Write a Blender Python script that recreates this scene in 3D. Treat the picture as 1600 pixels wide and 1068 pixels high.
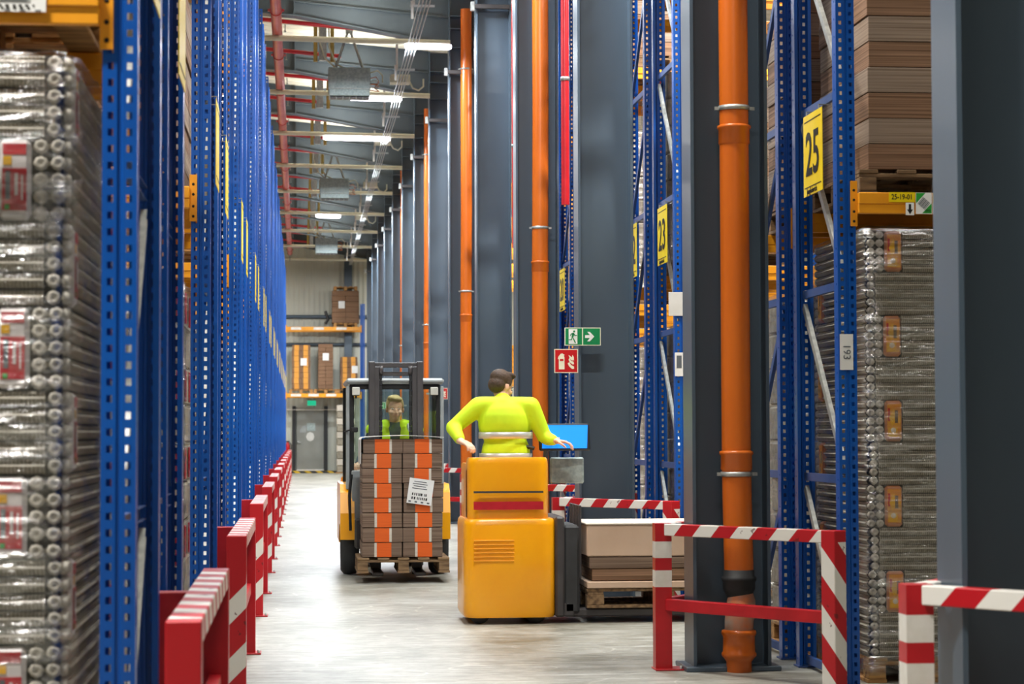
import bpy, math, random
from math import sin, cos, pi, radians
from mathutils import Vector, Matrix, Euler
random.seed(7)
SC = bpy.context.scene
COL = SC.collection
for o in list(bpy.data.objects): bpy.data.objects.remove(o)

# ------------------------------------------------------------------ camera
H = 1.42
YAW, PIT, ROL, FPX = .0981, .0421, -.003, 3364.0
_cy, _sy, _cp, _sp = cos(YAW), sin(YAW), cos(PIT), sin(PIT)
_r = Vector((_cy, -_sy, 0)); _f = Vector((_sy*_cp, _cy*_cp, _sp)); _u = Vector((-_sy*_sp, -_cy*_sp, _cp))
_r2 = _r*cos(ROL)+_u*sin(ROL); _u2 = _u*cos(ROL)-_r*sin(ROL)
cam_d = bpy.data.cameras.new('camera'); cam = bpy.data.objects.new('camera', cam_d); COL.objects.link(cam)
m = Matrix.Identity(4)
for i in range(3):
    m[i][0] = _r2[i]; m[i][1] = _u2[i]; m[i][2] = -_f[i]
m[2][3] = H
cam.matrix_world = m
cam_d.sensor_width = 36; cam_d.lens = FPX/1600*36; cam_d.clip_end = 300
cam_d.dof.use_dof = True; cam_d.dof.focus_distance = 17; cam_d.dof.aperture_fstop = 5.0
SC.camera = cam

# ------------------------------------------------------------------ world, exposure
SC.view_settings.view_transform = 'Standard'; SC.view_settings.look = 'None'
SC.view_settings.gamma = 1; SC.view_settings.use_curve_mapping = False
SC.view_settings.exposure = 0.15
w = bpy.data.worlds.new('dim_hall'); SC.world = w; w.use_nodes = True
w.node_tree.nodes['Background'].inputs[0].default_value = (.8, .9, 1, 1)
w.node_tree.nodes['Background'].inputs[1].default_value = .03

K = 1.0        # overall lamp level
def area(name, loc, sx, sy, power, color=(1, .97, .92), rot=(0, 0, 0), spread=180):
    l = bpy.data.lights.new(name, 'AREA'); l.shape = 'RECTANGLE'; l.size = sx; l.size_y = sy
    l.energy = power*K; l.color = color; l.spread = radians(spread)
    o = bpy.data.objects.new(name, l); o.location = loc; o.rotation_euler = rot; COL.objects.link(o); return o
# high-bay lamps over the main aisle, between the rack blocks and over the crossing the truck drives through
for i in range(-1, 14):
    c = (1, .96, .88) if i < 3 else (.86, .94, 1)
    p = {-1: 50, 0: 55, 1: 120, 2: 330, 3: 320, 11: 300, 12: 420, 13: 480}.get(i, 230)
    area('aisle_light', (1.2, 1.6+5.25*i, 7.32), 1.5, .2, p, c)
    if i > 2: area('roof_fill_uplight', (.75, 1.6+5.25*i, 7.56), 1.0, .1, 34, (1, .97, .9), (pi, 0, 0))  # upward share of the lamps, added separately to brighten the roof deck
for i in range(0, 14):
    area('left_cross_light', (-2.6 if i == 0 else -4.2, 5.0+5.27*i, 7.3), 1.5, .2, 230 if i else 720)
    area('right_cross_light', (5.0, 10.35+5.27*i, 7.3), 1.5, .2, 420 if i else 60)

# ------------------------------------------------------------------ materials
def srgb(h):
    h = h.lstrip('#'); c = [int(h[i:i+2], 16)/255 for i in (0, 2, 4)]
    return tuple((x/12.92 if x <= .04045 else ((x+.055)/1.055)**2.4) for x in c)+(1,)
def nodes(name):
    mt = bpy.data.materials.new(name); mt.use_nodes = True
    nt = mt.node_tree; return mt, nt, nt.nodes, nt.links, nt.nodes['Principled BSDF']
def tc(nt, scale=(1, 1, 1), rot=(0, 0, 0), kind='Object'):
    t = nt.nodes.new('ShaderNodeTexCoord'); mp = nt.nodes.new('ShaderNodeMapping')
    mp.inputs['Scale'].default_value = scale; mp.inputs['Rotation'].default_value = rot
    nt.links.new(t.outputs[kind], mp.inputs[0]); return mp.outputs[0]
def mat(name, c1, c2=None, rough=.5, metal=0, scale=6, stretch=(1, 1, 1), bump=0, bscale=None, detail=4, lo=.35, hi=.65, coat=0):
    mt, nt, N, L, B = nodes(name)
    B.inputs['Roughness'].default_value = rough; B.inputs['Metallic'].default_value = metal
    if coat: B.inputs['Coat Weight'].default_value = coat
    c1 = srgb(c1); c2 = srgb(c2) if c2 else c1
    v = tc(nt, stretch)
    n = N.new('ShaderNodeTexNoise'); n.inputs['Scale'].default_value = scale; n.inputs['Detail'].default_value = detail
    L.new(v, n.inputs[0])
    r = N.new('ShaderNodeValToRGB'); r.color_ramp.elements[0].position = lo; r.color_ramp.elements[1].position = hi
    r.color_ramp.elements[0].color = c1; r.color_ramp.elements[1].color = c2
    L.new(n.outputs[0], r.inputs[0]); L.new(r.outputs[0], B.inputs['Base Color'])
    if bump:
        b = N.new('ShaderNodeBump'); b.inputs['Strength'].default_value = bump; b.inputs['Distance'].default_value = .01
        n2 = N.new('ShaderNodeTexNoise'); n2.inputs['Scale'].default_value = bscale or scale*3; L.new(v, n2.inputs[0])
        L.new(n2.outputs[0], b.inputs['Height']); L.new(b.outputs[0], B.inputs['Normal'])
    return mt
def emit(name, c, s):
    mt, nt, N, L, B = nodes(name)
    B.inputs['Base Color'].default_value = srgb(c); B.inputs['Emission Color'].default_value = srgb(c)
    B.inputs['Emission Strength'].default_value = s; return mt
def stripes(name, coef, period=.34, off=0., duty=.5, zmax=9, white='#E4E1DA', red='#B8141F'):
    """painted diagonal bands: position along + slope*z, chipped edges"""
    mt, nt, N, L, B = nodes(name)
    B.inputs['Roughness'].default_value = .38
    t = N.new('ShaderNodeTexCoord'); s = N.new('ShaderNodeSeparateXYZ'); L.new(t.outputs['Object'], s.inputs[0])
    def M(op, a, b):
        q = N.new('ShaderNodeMath'); q.operation = op
        for k, x in enumerate((a, b)):
            if isinstance(x, (int, float)): q.inputs[k].default_value = x
            else: L.new(x, q.inputs[k])
        return q.outputs[0]
    cx, cy, cz = coef
    al = M('ADD', M('ADD', M('MULTIPLY', s.outputs['X'], cx), M('MULTIPLY', s.outputs['Y'], cy)), M('ADD', M('MULTIPLY', s.outputs['Z'], cz), off))
    fr = M('FRACT', M('DIVIDE', al, period), 0)
    st = M('MULTIPLY', M('LESS_THAN', fr, duty), M('LESS_THAN', s.outputs['Z'], zmax))
    n = N.new('ShaderNodeTexNoise'); n.inputs['Scale'].default_value = 14; n.inputs['Detail'].default_value = 8; L.new(t.outputs['Object'], n.inputs[0])
    chip = M('GREATER_THAN', n.outputs[0], .66)
    mx = N.new('ShaderNodeMix'); mx.data_type = 'RGBA'; L.new(st, mx.inputs[0])
    mx.inputs[6].default_value = srgb(red); mx.inputs[7].default_value = srgb(white)
    m2 = N.new('ShaderNodeMix'); m2.data_type = 'RGBA'; L.new(M('MULTIPLY', chip, .7), m2.inputs[0]); L.new(mx.outputs[2], m2.inputs[6])
    m2.inputs[7].default_value = srgb('#5a1a18'); L.new(m2.outputs[2], B.inputs['Base Color'])
    return mt
M = {}
M['blue'] = mat('rack_blue', '#0455AE', '#034798', .32, scale=3, stretch=(1, 1, .3))
M['brace_blue'] = mat('brace_blue', '#274C86', '#1B3E78', .4)
M['galv'] = mat('galvanised', '#9A9C9A', '#B9BBB6', .42, .55, scale=22, bump=.05)
M['orange_beam'] = mat('beam_orange', '#F0A21A', '#E39212', .42, scale=4)
M['hole'] = mat('dark_hole', '#0A0A0A', None, .8)
M['steel'] = mat('column_grey', '#475562', '#4E5D6B', .36, scale=1.5, stretch=(1, 1, .25), bump=.02)
M['girder'] = mat('girder_grey', '#434D54', '#4B555C', .42, scale=2)
M['pipe'] = mat('drain_orange', '#D26A1C', '#C45F17', .3, scale=2.5, stretch=(1, 1, .3))
M['pipe_dirty'] = mat('drain_dusty', '#C2622A', '#8F8478', .7, scale=7)
M['rubber'] = mat('black_rubber', '#17181A', '#222325', .6)
M['red'] = mat('barrier_red', '#C01924', '#A9121C', .36, scale=5, detail=8)
M['white'] = mat('white_paint', '#E6E3DD', '#D6D2C8', .45, scale=9)
M['redpipe'] = mat('sprinkler_red', '#C8222B', '#B41A24', .3)
M['redpipe_pale'] = mat('main_pipe_red', '#C23A3E', '#D4625F', .3, scale=5, stretch=(1, .3, 1))
M['deckboard'] = mat('pallet_wood', '#C6965A', '#8E6235', .8, scale=5, stretch=(1, 6, 6), bump=.2, detail=8)
M['oldwood'] = mat('pallet_wood_old', '#8D7150', '#5B452F', .85, scale=5, stretch=(1, 6, 6), bump=.3, detail=8)
M['carton'] = mat('pulp_grey', '#A9A08F', '#8E8574', .9, scale=18, bump=.15)
M['carton_gap_shade'] = mat('pulp_gap_shade', '#4B443A', '#2F2A24', .95, scale=9)  # darkened pulp: shade of the carton gaps painted into the backing core
M['carton_light'] = mat('pulp_light', '#C9C1B2', '#ABA292', .85, scale=25, bump=.1)
M['plate_white'] = mat('plate_white', '#DAD9D4', '#CFCEC8', .5)
M['black'] = mat('black_plastic', '#151617', '#1D1E20', .45)
M['darkgrey'] = mat('mast_grey', '#4E4B4B', '#454243', .38, .2)
M['cabgrey'] = mat('cab_grey', '#9FA3A2', '#8F9493', .4)
M['truckyellow'] = mat('truck_yellow', '#FFB000', '#FAA600', .3, scale=3, coat=.3)
M['tyre'] = mat('tyre_grey', '#2C2D2E', '#37383A', .75)
M['skin'] = mat('skin', '#E3B397', '#DAA689', .5)
M['hair'] = mat('hair_blond', '#B49A68', '#9C8152', .7, scale=30, stretch=(1, 1, .2), bump=.4)
M['hair_brown'] = mat('hair_brown', '#4E3A2A', '#3C2B1F', .7, scale=30, bump=.4)
M['hivis'] = mat('hi_vis_lime', '#D4F21C', '#C2E410', .7, scale=5, bump=.1)
M['reflect'] = mat('reflective_tape', '#C9CCCB', '#BFC2C1', .3, .3)
M['shirt'] = mat('grey_shirt', '#4A5560', '#3C464F', .85)
M['trouser'] = mat('dark_trousers', '#20252C', '#191D22', .85)
M['heater'] = mat('heater_galvanised', '#A9B6B4', '#8E9B9A', .45, .35, scale=30)
M['wire'] = mat('wire_steel', '#B9BDBB', '#9DA19F', .35, .5)
M['cream'] = mat('cream_paint', '#D5D2BD', '#CBC8B2', .55)
M['yellowsign'] = mat('sign_yellow', '#F2D600', '#EBCB00', .4)
M['ink'] = mat('sign_black', '#15140F', None, .5)
M['green'] = mat('sign_green', '#04844A', None, .4)
M['signred'] = mat('sign_red', '#C40D12', None, .4)
M['signcream'] = mat('sign_cream', '#EFEBD0', None, .5)
M['paper'] = mat('white_paper', '#EFEFEC', '#E6E6E2', .6)
M['textgrey'] = mat('print_grey', '#5B6066', None, .6)
M['label_red'] = mat('pack_red', '#C4202E', '#B31725', .35, scale=12)
M['label_white'] = mat('pack_white', '#E6DEDA', '#DCD2CE', .35)
M['label_orange'] = mat('pack_orange', '#E38A1E', '#EDA92A', .4, scale=20, detail=2)
M['label_yellow'] = mat('pack_yellow', '#F4BE14', '#EDAA12', .4)
M['label_pink'] = mat('pack_tan', '#D98C5C', '#C87B4B', .4)
M['label_green'] = mat('pack_green', '#2E9E3C', None, .4)
M['orange_print'] = mat('orange_print', '#E86412', '#DD5A0C', .6, scale=4, stretch=(1, 1, 60))
M['white_print'] = mat('white_print', '#D9D0C2', '#C9BFAF', .7, scale=4, stretch=(1, 1, 60))
M['duct_yellow'] = mat('duct_yellow', '#C2A658', '#B3974A', .5)
M['tan_print'] = mat('tan_print', '#E8A548', '#D99238', .7, scale=4, stretch=(1, 1, 60))
M['door'] = mat('door_grey', '#8C8D86', '#80817A', .5, scale=2)
M['screen'] = emit('lit_screen', '#0C78E8', 1.1)
M['lamp'] = emit('lamp_tube', '#F6F0FF', 9)
M['led'] = emit('exit_lamp', '#20C090', .7)
M['headlamp'] = mat('headlamp_lens', '#D5D3C8', '#BFBDB2', .2)
M['lightbox'] = mat('light_cardboard', '#C9AE97', '#BFA289', .8, scale=3)
def layered(name, c1, c2, c3, n=90, bump=.4):
    mt, nt, N, L, B = nodes(name); B.inputs['Roughness'].default_value = .85
    v = tc(nt, (.6, .6, n)); a = N.new('ShaderNodeTexNoise'); a.inputs['Scale'].default_value = 1; a.inputs['Detail'].default_value = 2
    L.new(v, a.inputs[0]); r = N.new('ShaderNodeValToRGB'); e = r.color_ramp.elements
    e[0].position = .32; e[0].color = srgb(c1); e[1].position = .68; e[1].color = srgb(c3)
    k = e.new(.5); k.color = srgb(c2); L.new(a.outputs[0], r.inputs[0]); L.new(r.outputs[0], B.inputs['Base Color'])
    b = N.new('ShaderNodeBump'); b.inputs['Strength'].default_value = bump; b.inputs['Distance'].default_value = .004
    L.new(a.outputs[0], b.inputs['Height']); L.new(b.outputs[0], B.inputs['Normal']); return mt
M['board_a'] = layered('folded_board_brown', '#5E432C', '#82624A', '#97755A')
M['board_b'] = layered('folded_board_pale', '#715D4C', '#8E7B6A', '#9C8977')
M['board_dark'] = layered('folded_board_dark', '#54402F', '#776252', '#8A7563')
def ridged(name, c1, c2, ax=0):
    mt, nt, N, L, B = nodes(name); B.inputs['Roughness'].default_value = .8
    w_ = N.new('ShaderNodeTexWave'); w_.bands_direction = 'XYZ'[ax]; w_.inputs['Scale'].default_value = 26
    w_.inputs['Distortion'].default_value = .6
    t = N.new('ShaderNodeTexCoord'); L.new(t.outputs['Object'], w_.inputs[0])
    r = N.new('ShaderNodeValToRGB'); r.color_ramp.elements[0].color = srgb(c1); r.color_ramp.elements[1].color = srgb(c2)
    L.new(w_.outputs[1], r.inputs[0]); L.new(r.outputs[0], B.inputs['Base Color'])
    b = N.new('ShaderNodeBump'); b.inputs['Strength'].default_value = .5; b.inputs['Distance'].default_value = .006
    L.new(w_.outputs[1], b.inputs['Height']); L.new(b.outputs[0], B.inputs['Normal']); return mt
M['ridge'] = ridged('pulp_ridges', '#8F8675', '#B3AA99')
M['ridge_y'] = ridged('pulp_ridges_side', '#867D6C', '#A9A08F', 1)
def film(name):
    mt, nt, N, L, B = nodes(name); N.remove(B); out = N['Material Output']
    tr = N.new('ShaderNodeBsdfTransparent'); gl = N.new('ShaderNodeBsdfGlossy'); gl.inputs['Roughness'].default_value = .16
    tr.inputs[0].default_value = (.93, .94, .95, 1)
    v = tc(nt, (1.2, 1.2, 7), (0, .25, .1)); n = N.new('ShaderNodeTexNoise'); n.inputs['Scale'].default_value = 3.2; n.inputs['Detail'].default_value = 6
    n.inputs['Distortion'].default_value = .6; L.new(v, n.inputs[0])
    b = N.new('ShaderNodeBump'); b.inputs['Strength'].default_value = .9; b.inputs['Distance'].default_value = .035
    L.new(n.outputs[0], b.inputs['Height']); L.new(b.outputs[0], gl.inputs['Normal'])
    r = N.new('ShaderNodeValToRGB'); r.color_ramp.elements[0].position = .42; r.color_ramp.elements[1].position = .7
    r.color_ramp.elements[0].color = (.08, .08, .08, 1); r.color_ramp.elements[1].color = (.5, .5, .5, 1)
    L.new(n.outputs[0], r.inputs[0])
    mx = N.new('ShaderNodeMixShader'); L.new(r.outputs[0], mx.inputs[0]); L.new(tr.outputs[0], mx.inputs[1]); L.new(gl.outputs[0], mx.inputs[2])
    L.new(mx.outputs[0], out.inputs[0]); return mt
M['film'] = film('stretch_film')
def glass(name, tint, g=.12):
    mt, nt, N, L, B = nodes(name); N.remove(B); out = N['Material Output']
    tr = N.new('ShaderNodeBsdfTransparent'); tr.inputs[0].default_value = srgb(tint)
    gl = N.new('ShaderNodeBsdfGlossy'); gl.inputs['Roughness'].default_value = .02
    mx = N.new('ShaderNodeMixShader'); mx.inputs[0].default_value = g
    L.new(tr.outputs[0], mx.inputs[1]); L.new(gl.outputs[0], mx.inputs[2]); L.new(mx.outputs[0], out.inputs[0]); return mt
M['glass'] = glass('cab_glass', '#F6FBF8', .03)
def floor_mat():
    mt, nt, N, L, B = nodes('polished_concrete')
    v = tc(nt, (1, .5, 1)); n = N.new('ShaderNodeTexNoise'); n.inputs['Scale'].default_value = .9; n.inputs['Detail'].default_value = 9; n.inputs['Roughness'].default_value = .62
    L.new(v, n.inputs[0])
    v2 = tc(nt, (.45, 9, 1), (0, 0, .5)); n2 = N.new('ShaderNodeTexNoise'); n2.inputs['Scale'].default_value = 2.2; n2.inputs['Detail'].default_value = 9; n2.inputs['Distortion'].default_value = 1.4; L.new(v2, n2.inputs[0])
    r = N.new('ShaderNodeValToRGB'); r.color_ramp.elements[0].position = .36; r.color_ramp.elements[1].position = .62
    r.color_ramp.elements[0].color = srgb('#6F6C5E'); r.color_ramp.elements[1].color = srgb('#A6A59C'); L.new(n.outputs[0], r.inputs[0])
    r2 = N.new('ShaderNodeValToRGB'); r2.color_ramp.elements[0].position = .5; r2.color_ramp.elements[1].position = .74
    r2.color_ramp.elements[0].color = (0, 0, 0, 1); r2.color_ramp.elements[1].color = (.5, .5, .5, 1); L.new(n2.outputs[0], r2.inputs[0])
    mx = N.new('ShaderNodeMix'); mx.data_type = 'RGBA'; L.new(r2.outputs[0], mx.inputs[0]); L.new(r.outputs[0], mx.inputs[6]); mx.inputs[7].default_value = srgb('#D8DAD8')
    # thin tyre scuffs
    v3 = tc(nt, (.8, .8, 1)); wv = N.new('ShaderNodeTexVoronoi'); wv.feature = 'DISTANCE_TO_EDGE'; wv.inputs['Scale'].default_value = 1.5
    nz = N.new('ShaderNodeTexNoise'); nz.inputs['Scale'].default_value = 1.1; L.new(v3, nz.inputs[0]); L.new(nz.outputs[1], wv.inputs[0])
    r3 = N.new('ShaderNodeValToRGB'); r3.color_ramp.elements[0].position = 0; r3.color_ramp.elements[1].position = .009
    r3.color_ramp.elements[0].color = (1.5, 1.5, 1.5, 1); r3.color_ramp.elements[1].color = (1, 1, 1, 1); L.new(wv.outputs[0], r3.inputs[0])
    m3 = N.new('ShaderNodeMix'); m3.data_type = 'RGBA'; m3.blend_type = 'MULTIPLY'; m3.inputs[0].default_value = .8
    L.new(mx.outputs[2], m3.inputs[6]); L.new(r3.outputs[0], m3.inputs[7]); L.new(m3.outputs[2], B.inputs['Base Color'])
    n4 = N.new('ShaderNodeTexNoise'); n4.inputs['Scale'].default_value = 5.5; n4.inputs['Detail'].default_value = 10; n4.inputs['Roughness'].default_value = .7; n4.inputs['Distortion'].default_value = .8; L.new(tc(nt, (1, 2.2, 1), (0, 0, -.35)), n4.inputs[0])
    r4 = N.new('ShaderNodeValToRGB'); r4.color_ramp.elements[0].position = .38; r4.color_ramp.elements[1].position = .6; r4.color_ramp.elements[0].color = (.68, .67, .63, 1); r4.color_ramp.elements[1].color = (1.12, 1.12, 1.12, 1); L.new(n4.outputs[0], r4.inputs[0])
    m4 = N.new('ShaderNodeMix'); m4.data_type = 'RGBA'; m4.blend_type = 'MULTIPLY'; m4.inputs[0].default_value = .9; L.new(m3.outputs[2], m4.inputs[6]); L.new(r4.outputs[0], m4.inputs[7]); L.new(m4.outputs[2], B.inputs['Base Color'])
    rr = N.new('ShaderNodeMapRange'); rr.inputs[3].default_value = .3; rr.inputs[4].default_value = .55; L.new(n2.outputs[0], rr.inputs[0]); L.new(rr.outputs[0], B.inputs['Roughness'])
    b = N.new('ShaderNodeBump'); b.inputs['Strength'].default_value = .08; b.inputs['Distance'].default_value = .02; L.new(n2.outputs[0], b.inputs['Height']); L.new(b.outputs[0], B.inputs['Normal'])
    return mt
M['floor'] = floor_mat()
def corrugated(name, c1, c2, ax=0, sc=4.0, rough=.5, b_=.6):
    mt, nt, N, L, B = nodes(name); B.inputs['Roughness'].default_value = rough
    t = N.new('ShaderNodeTexCoord'); w_ = N.new('ShaderNodeTexWave'); w_.bands_direction = 'XYZ'[ax]; w_.inputs['Scale'].default_value = sc; L.new(t.outputs['Object'], w_.inputs[0])
    n = N.new('ShaderNodeTexNoise'); n.inputs['Scale'].default_value = .6; L.new(t.outputs['Object'], n.inputs[0])
    r = N.new('ShaderNodeValToRGB'); r.color_ramp.elements[0].color = srgb(c1); r.color_ramp.elements[1].color = srgb(c2); r.color_ramp.elements[0].position = .35; r.color_ramp.elements[1].position = .65
    L.new(n.outputs[0], r.inputs[0]); L.new(r.outputs[0], B.inputs['Base Color'])
    b = N.new('ShaderNodeBump'); b.inputs['Strength'].default_value = b_; b.inputs['Distance'].default_value = .03; L.new(w_.outputs[1], b.inputs['Height']); L.new(b.outputs[0], B.inputs['Normal']); return mt
M['panel'] = corrugated('wall_panel', '#BFC0B2', '#CFCFC2', 0, 1.7)
M['deck'] = corrugated('roof_deck', '#DAD7C6', '#E4E1D2', 1, 1.2)

# ------------------------------------------------------------------ mesh builder
class MB:
    def __init__(s): s.v = []; s.f = []; s.mi = []; s.ms = []; s.sm = []
    def mid(s, m):
        m = M[m] if isinstance(m, str) else m
        if m not in s.ms: s.ms.append(m)
        return s.ms.index(m)
    def add(s, vs, fs, m, smooth=False, T=None):
        b = len(s.v); i = s.mid(m)
        for p in vs:
            p = Vector(p); s.v.append(tuple(T @ p) if T is not None else tuple(p))
        for f in fs: s.f.append([b+k for k in f]); s.mi.append(i); s.sm.append(smooth)
        return s
    def box(s, c, d, m, ch=0, T=None):
        x, y, z = c; a, b, e = d[0]/2, d[1]/2, d[2]/2
        if ch <= 0:
            vs = [(x+i*a, y+j*b, z+k*e) for i in (-1, 1) for j in (-1, 1) for k in (-1, 1)]
            fs = [(0, 1, 3, 2), (4, 6, 7, 5), (0, 4, 5, 1), (2, 3, 7, 6), (0, 2, 6, 4), (1, 5, 7, 3)]
            return s.add(vs, fs, m, False, T)
        ch = min(ch, a*.9, b*.9, e*.9); vs = []; idx = {}
        for i in (-1, 1):
            for j in (-1, 1):
                for k in (-1, 1):
                    for ax in range(3):
                        p = [i*(a-ch), j*(b-ch), k*(e-ch)]
                        p[ax] = (i*a, j*b, k*e)[ax]; idx[(i, j, k, ax)] = len(vs); vs.append((x+p[0], y+p[1], z+p[2]))
        fs = []
        for sg in (-1, 1):
            for ax in range(3):
                q = []
                for u, v in ((-1, -1), (1, -1), (1, 1), (-1, 1)):
                    t = [0, 0, 0]; t[ax] = sg; t[(ax+1) % 3] = u; t[(ax+2) % 3] = v; q.append(idx[(*t, ax)])
                fs.append(q if sg > 0 else q[::-1])
        for ax in range(3):
            o1, o2 = (ax+1) % 3, (ax+2) % 3
            for u in (-1, 1):
                for v in (-1, 1):
                    t0 = [0, 0, 0]; t0[o1] = u; t0[o2] = v; t1 = t0[:]; t0[ax] = -1; t1[ax] = 1
                    q = [idx[(*t0, o1)], idx[(*t1, o1)], idx[(*t1, o2)], idx[(*t0, o2)]]
                    fs.append(q if u*v < 0 else q[::-1])
        for i in (-1, 1):
            for j in (-1, 1):
                for k in (-1, 1):
                    q = [idx[(i, j, k, 0)], idx[(i, j, k, 1)], idx[(i, j, k, 2)]]; fs.append(q if i*j*k > 0 else q[::-1])
        return s.add(vs, fs, m, False, T)
    def tube(s, pts, r, m, n=10, cap=True, closed=False):
        pts = [Vector(p) for p in pts]; rs = r if isinstance(r, (list, tuple)) else [r]*len(pts)
        vs = []; up = None
        for i, p in enumerate(pts):
            a = pts[max(i-1, 0)]; b = pts[min(i+1, len(pts)-1)]; d = (b-a)
            if d.length < 1e-9: d = Vector((0, 0, 1))
            d.normalize()
            if up is None:
                up = Vector((0, 0, 1)) if abs(d.z) < .9 else Vector((1, 0, 0))
            e1 = d.cross(up)
            if e1.length < 1e-4: e1 = d.cross(Vector((0, 1, 0)))
            e1.normalize(); e2 = e1.cross(d); up = e2
            for k in range(n):
                t = 2*pi*k/n; vs.append(p+(e1*cos(t)+e2*sin(t))*rs[i])
        fs = []
        for i in range(len(pts)-1):
            for k in range(n): fs.append((i*n+k, i*n+(k+1) % n, (i+1)*n+(k+1) % n, (i+1)*n+k))
        s.add(vs, fs, m, True)
        if cap:
            b = len(vs); s.add(vs[:n][::-1], [tuple(range(n))], m); s.add(vs[b-n:], [tuple(range(n))], m)
        return s
    def lathe(s, prof, m, axis='z', n=20, o=(0, 0, 0)):
        pts = []
        for r, h in prof: pts.append((r, h))
        vs = []
        for r, h in pts:
            for k in range(n):
                t = 2*pi*k/n; a, b = r*cos(t), r*sin(t)
                p = {'z': (a, b, h), 'x': (h, a, b), 'y': (b, h, a)}[axis]; vs.append((p[0]+o[0], p[1]+o[1], p[2]+o[2]))
        fs = [(i*n+k, i*n+(k+1) % n, (i+1)*n+(k+1) % n, (i+1)*n+k) for i in range(len(pts)-1) for k in range(n)]
        return s.add(vs, fs, m, True)
    def prism(s, poly, t, m, plane='xz', o=(0, 0, 0)):
        """flat polygon (2d) extruded by t along the plane's normal"""
        n = len(poly)
        def P(a, b, h):
            q = {'xz': (a, h, b), 'yz': (h, a, b), 'xy': (a, b, h)}[plane]; return (q[0]+o[0], q[1]+o[1], q[2]+o[2])
        vs = [P(a, b, 0) for a, b in poly]+[P(a, b, t) for a, b in poly]
        fs = [tuple(range(n)), tuple(range(2*n-1, n-1, -1))]+[(i, (i+1) % n, n+(i+1) % n, n+i) for i in range(n)]
        return s.add(vs, fs, m)
    def mesh(s, name):
        me = bpy.data.meshes.new(name); me.from_pydata(s.v, [], s.f)
        for x in s.ms: me.materials.append(x)
        me.polygons.foreach_set('material_index', s.mi); me.polygons.foreach_set('use_smooth', s.sm); me.update(); return me
    def obj(s, name, parent=None, loc=None, rot=None): return inst(name, s.mesh(name), parent, loc, rot)
def inst(name, me, parent=None, loc=None, rot=None):
    o = bpy.data.objects.new(name, me); COL.objects.link(o)
    if parent is not None: o.parent = parent
    if loc is not None: o.location = loc
    if rot is not None: o.rotation_euler = rot
    return o
def tag(o, label, cat, group=None):
    o['label'] = label; o['category'] = cat
    if group: o['group'] = group
    return o
def thing(name, label, cat, loc=(0, 0, 0), rz=0, group=None):
    o = bpy.data.objects.new(name, None); COL.objects.link(o); o.empty_display_size = .1
    o.location = loc; o.rotation_euler = (0, 0, rz); return tag(o, label, cat, group)
def struct(o): o['kind'] = 'structure'; return o
def dup(root, loc, label, rz=None, group=None, **kw):
    r = root.copy(); COL.objects.link(r); r.location = loc
    if rz is not None: r.rotation_euler = (0, 0, rz)
    r['label'] = label
    if group: r['group'] = group
    for ch in root.children:
        c = ch.copy(); COL.objects.link(c); c.parent = r
        for g in ch.children:
            d = g.copy(); COL.objects.link(d); d.parent = c
    return r
def box(name, c, d, m, parent=None, ch=0, loc=None, rot=None):
    return MB().box(c, d, m, ch).obj(name, parent, loc, rot)
ORD = ['nearest', 'second', 'third', 'fourth', 'fifth', 'sixth', 'seventh', 'eighth', 'ninth', 'tenth', 'eleventh', 'twelfth', 'thirteenth', 'fourteenth', 'fifteenth', 'sixteenth', 'seventeenth', 'eighteenth', 'nineteenth']
ORD_old = ['nearest', 'second', 'third', 'fourth', 'fifth', 'sixth', 'seventh', 'eighth', 'ninth', 'tenth', 'eleventh', 'twelfth', 'thirteenth', 'fourteenth', 'fifteenth']
def nth(i): return ORD[i] if i == 0 else ORD[i]+' nearest'

# text as mesh, baseline on +x, facing -y, centred
def text_mesh(s, size, m, ext=.001, bold=0, sx=1, extra=0):
    cu = bpy.data.curves.new('t', 'FONT'); cu.body = s; cu.size = size; cu.align_x = 'CENTER'; cu.align_y = 'CENTER'; cu.extrude = ext; cu.offset = bold
    cu.resolution_u = 3
    ob = bpy.data.objects.new('t', cu); COL.objects.link(ob); bpy.context.view_layer.update()
    me = bpy.data.meshes.new_from_object(ob.evaluated_get(bpy.context.evaluated_depsgraph_get()))
    bpy.data.objects.remove(ob); me.transform(Matrix.Rotation(pi/2, 4, 'X') @ Matrix.Scale(sx, 4, (1, 0, 0)))
    me.materials.clear(); me.materials.append(M[m]); return me

# ================================================================== the hall
XC = 2.33; XCW = .47; YC0 = 7.45; SPC = 5.25
fl = box('floor', (0, 36, -.1), (60, 100, .2), 'floor'); struct(fl)
struct(box('wall_back', (0, 78.2, 5.5), (60, .3, 11), 'panel'))
struct(box('wall_left', (-30, 36, 5.5), (.3, 100, 11), 'panel'))
struct(box('wall_right', (30, 36, 5.5), (.3, 100, 11), 'panel'))
struct(box('wall_front', (0, -14, 5.5), (60, .3, 11), 'panel'))
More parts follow.
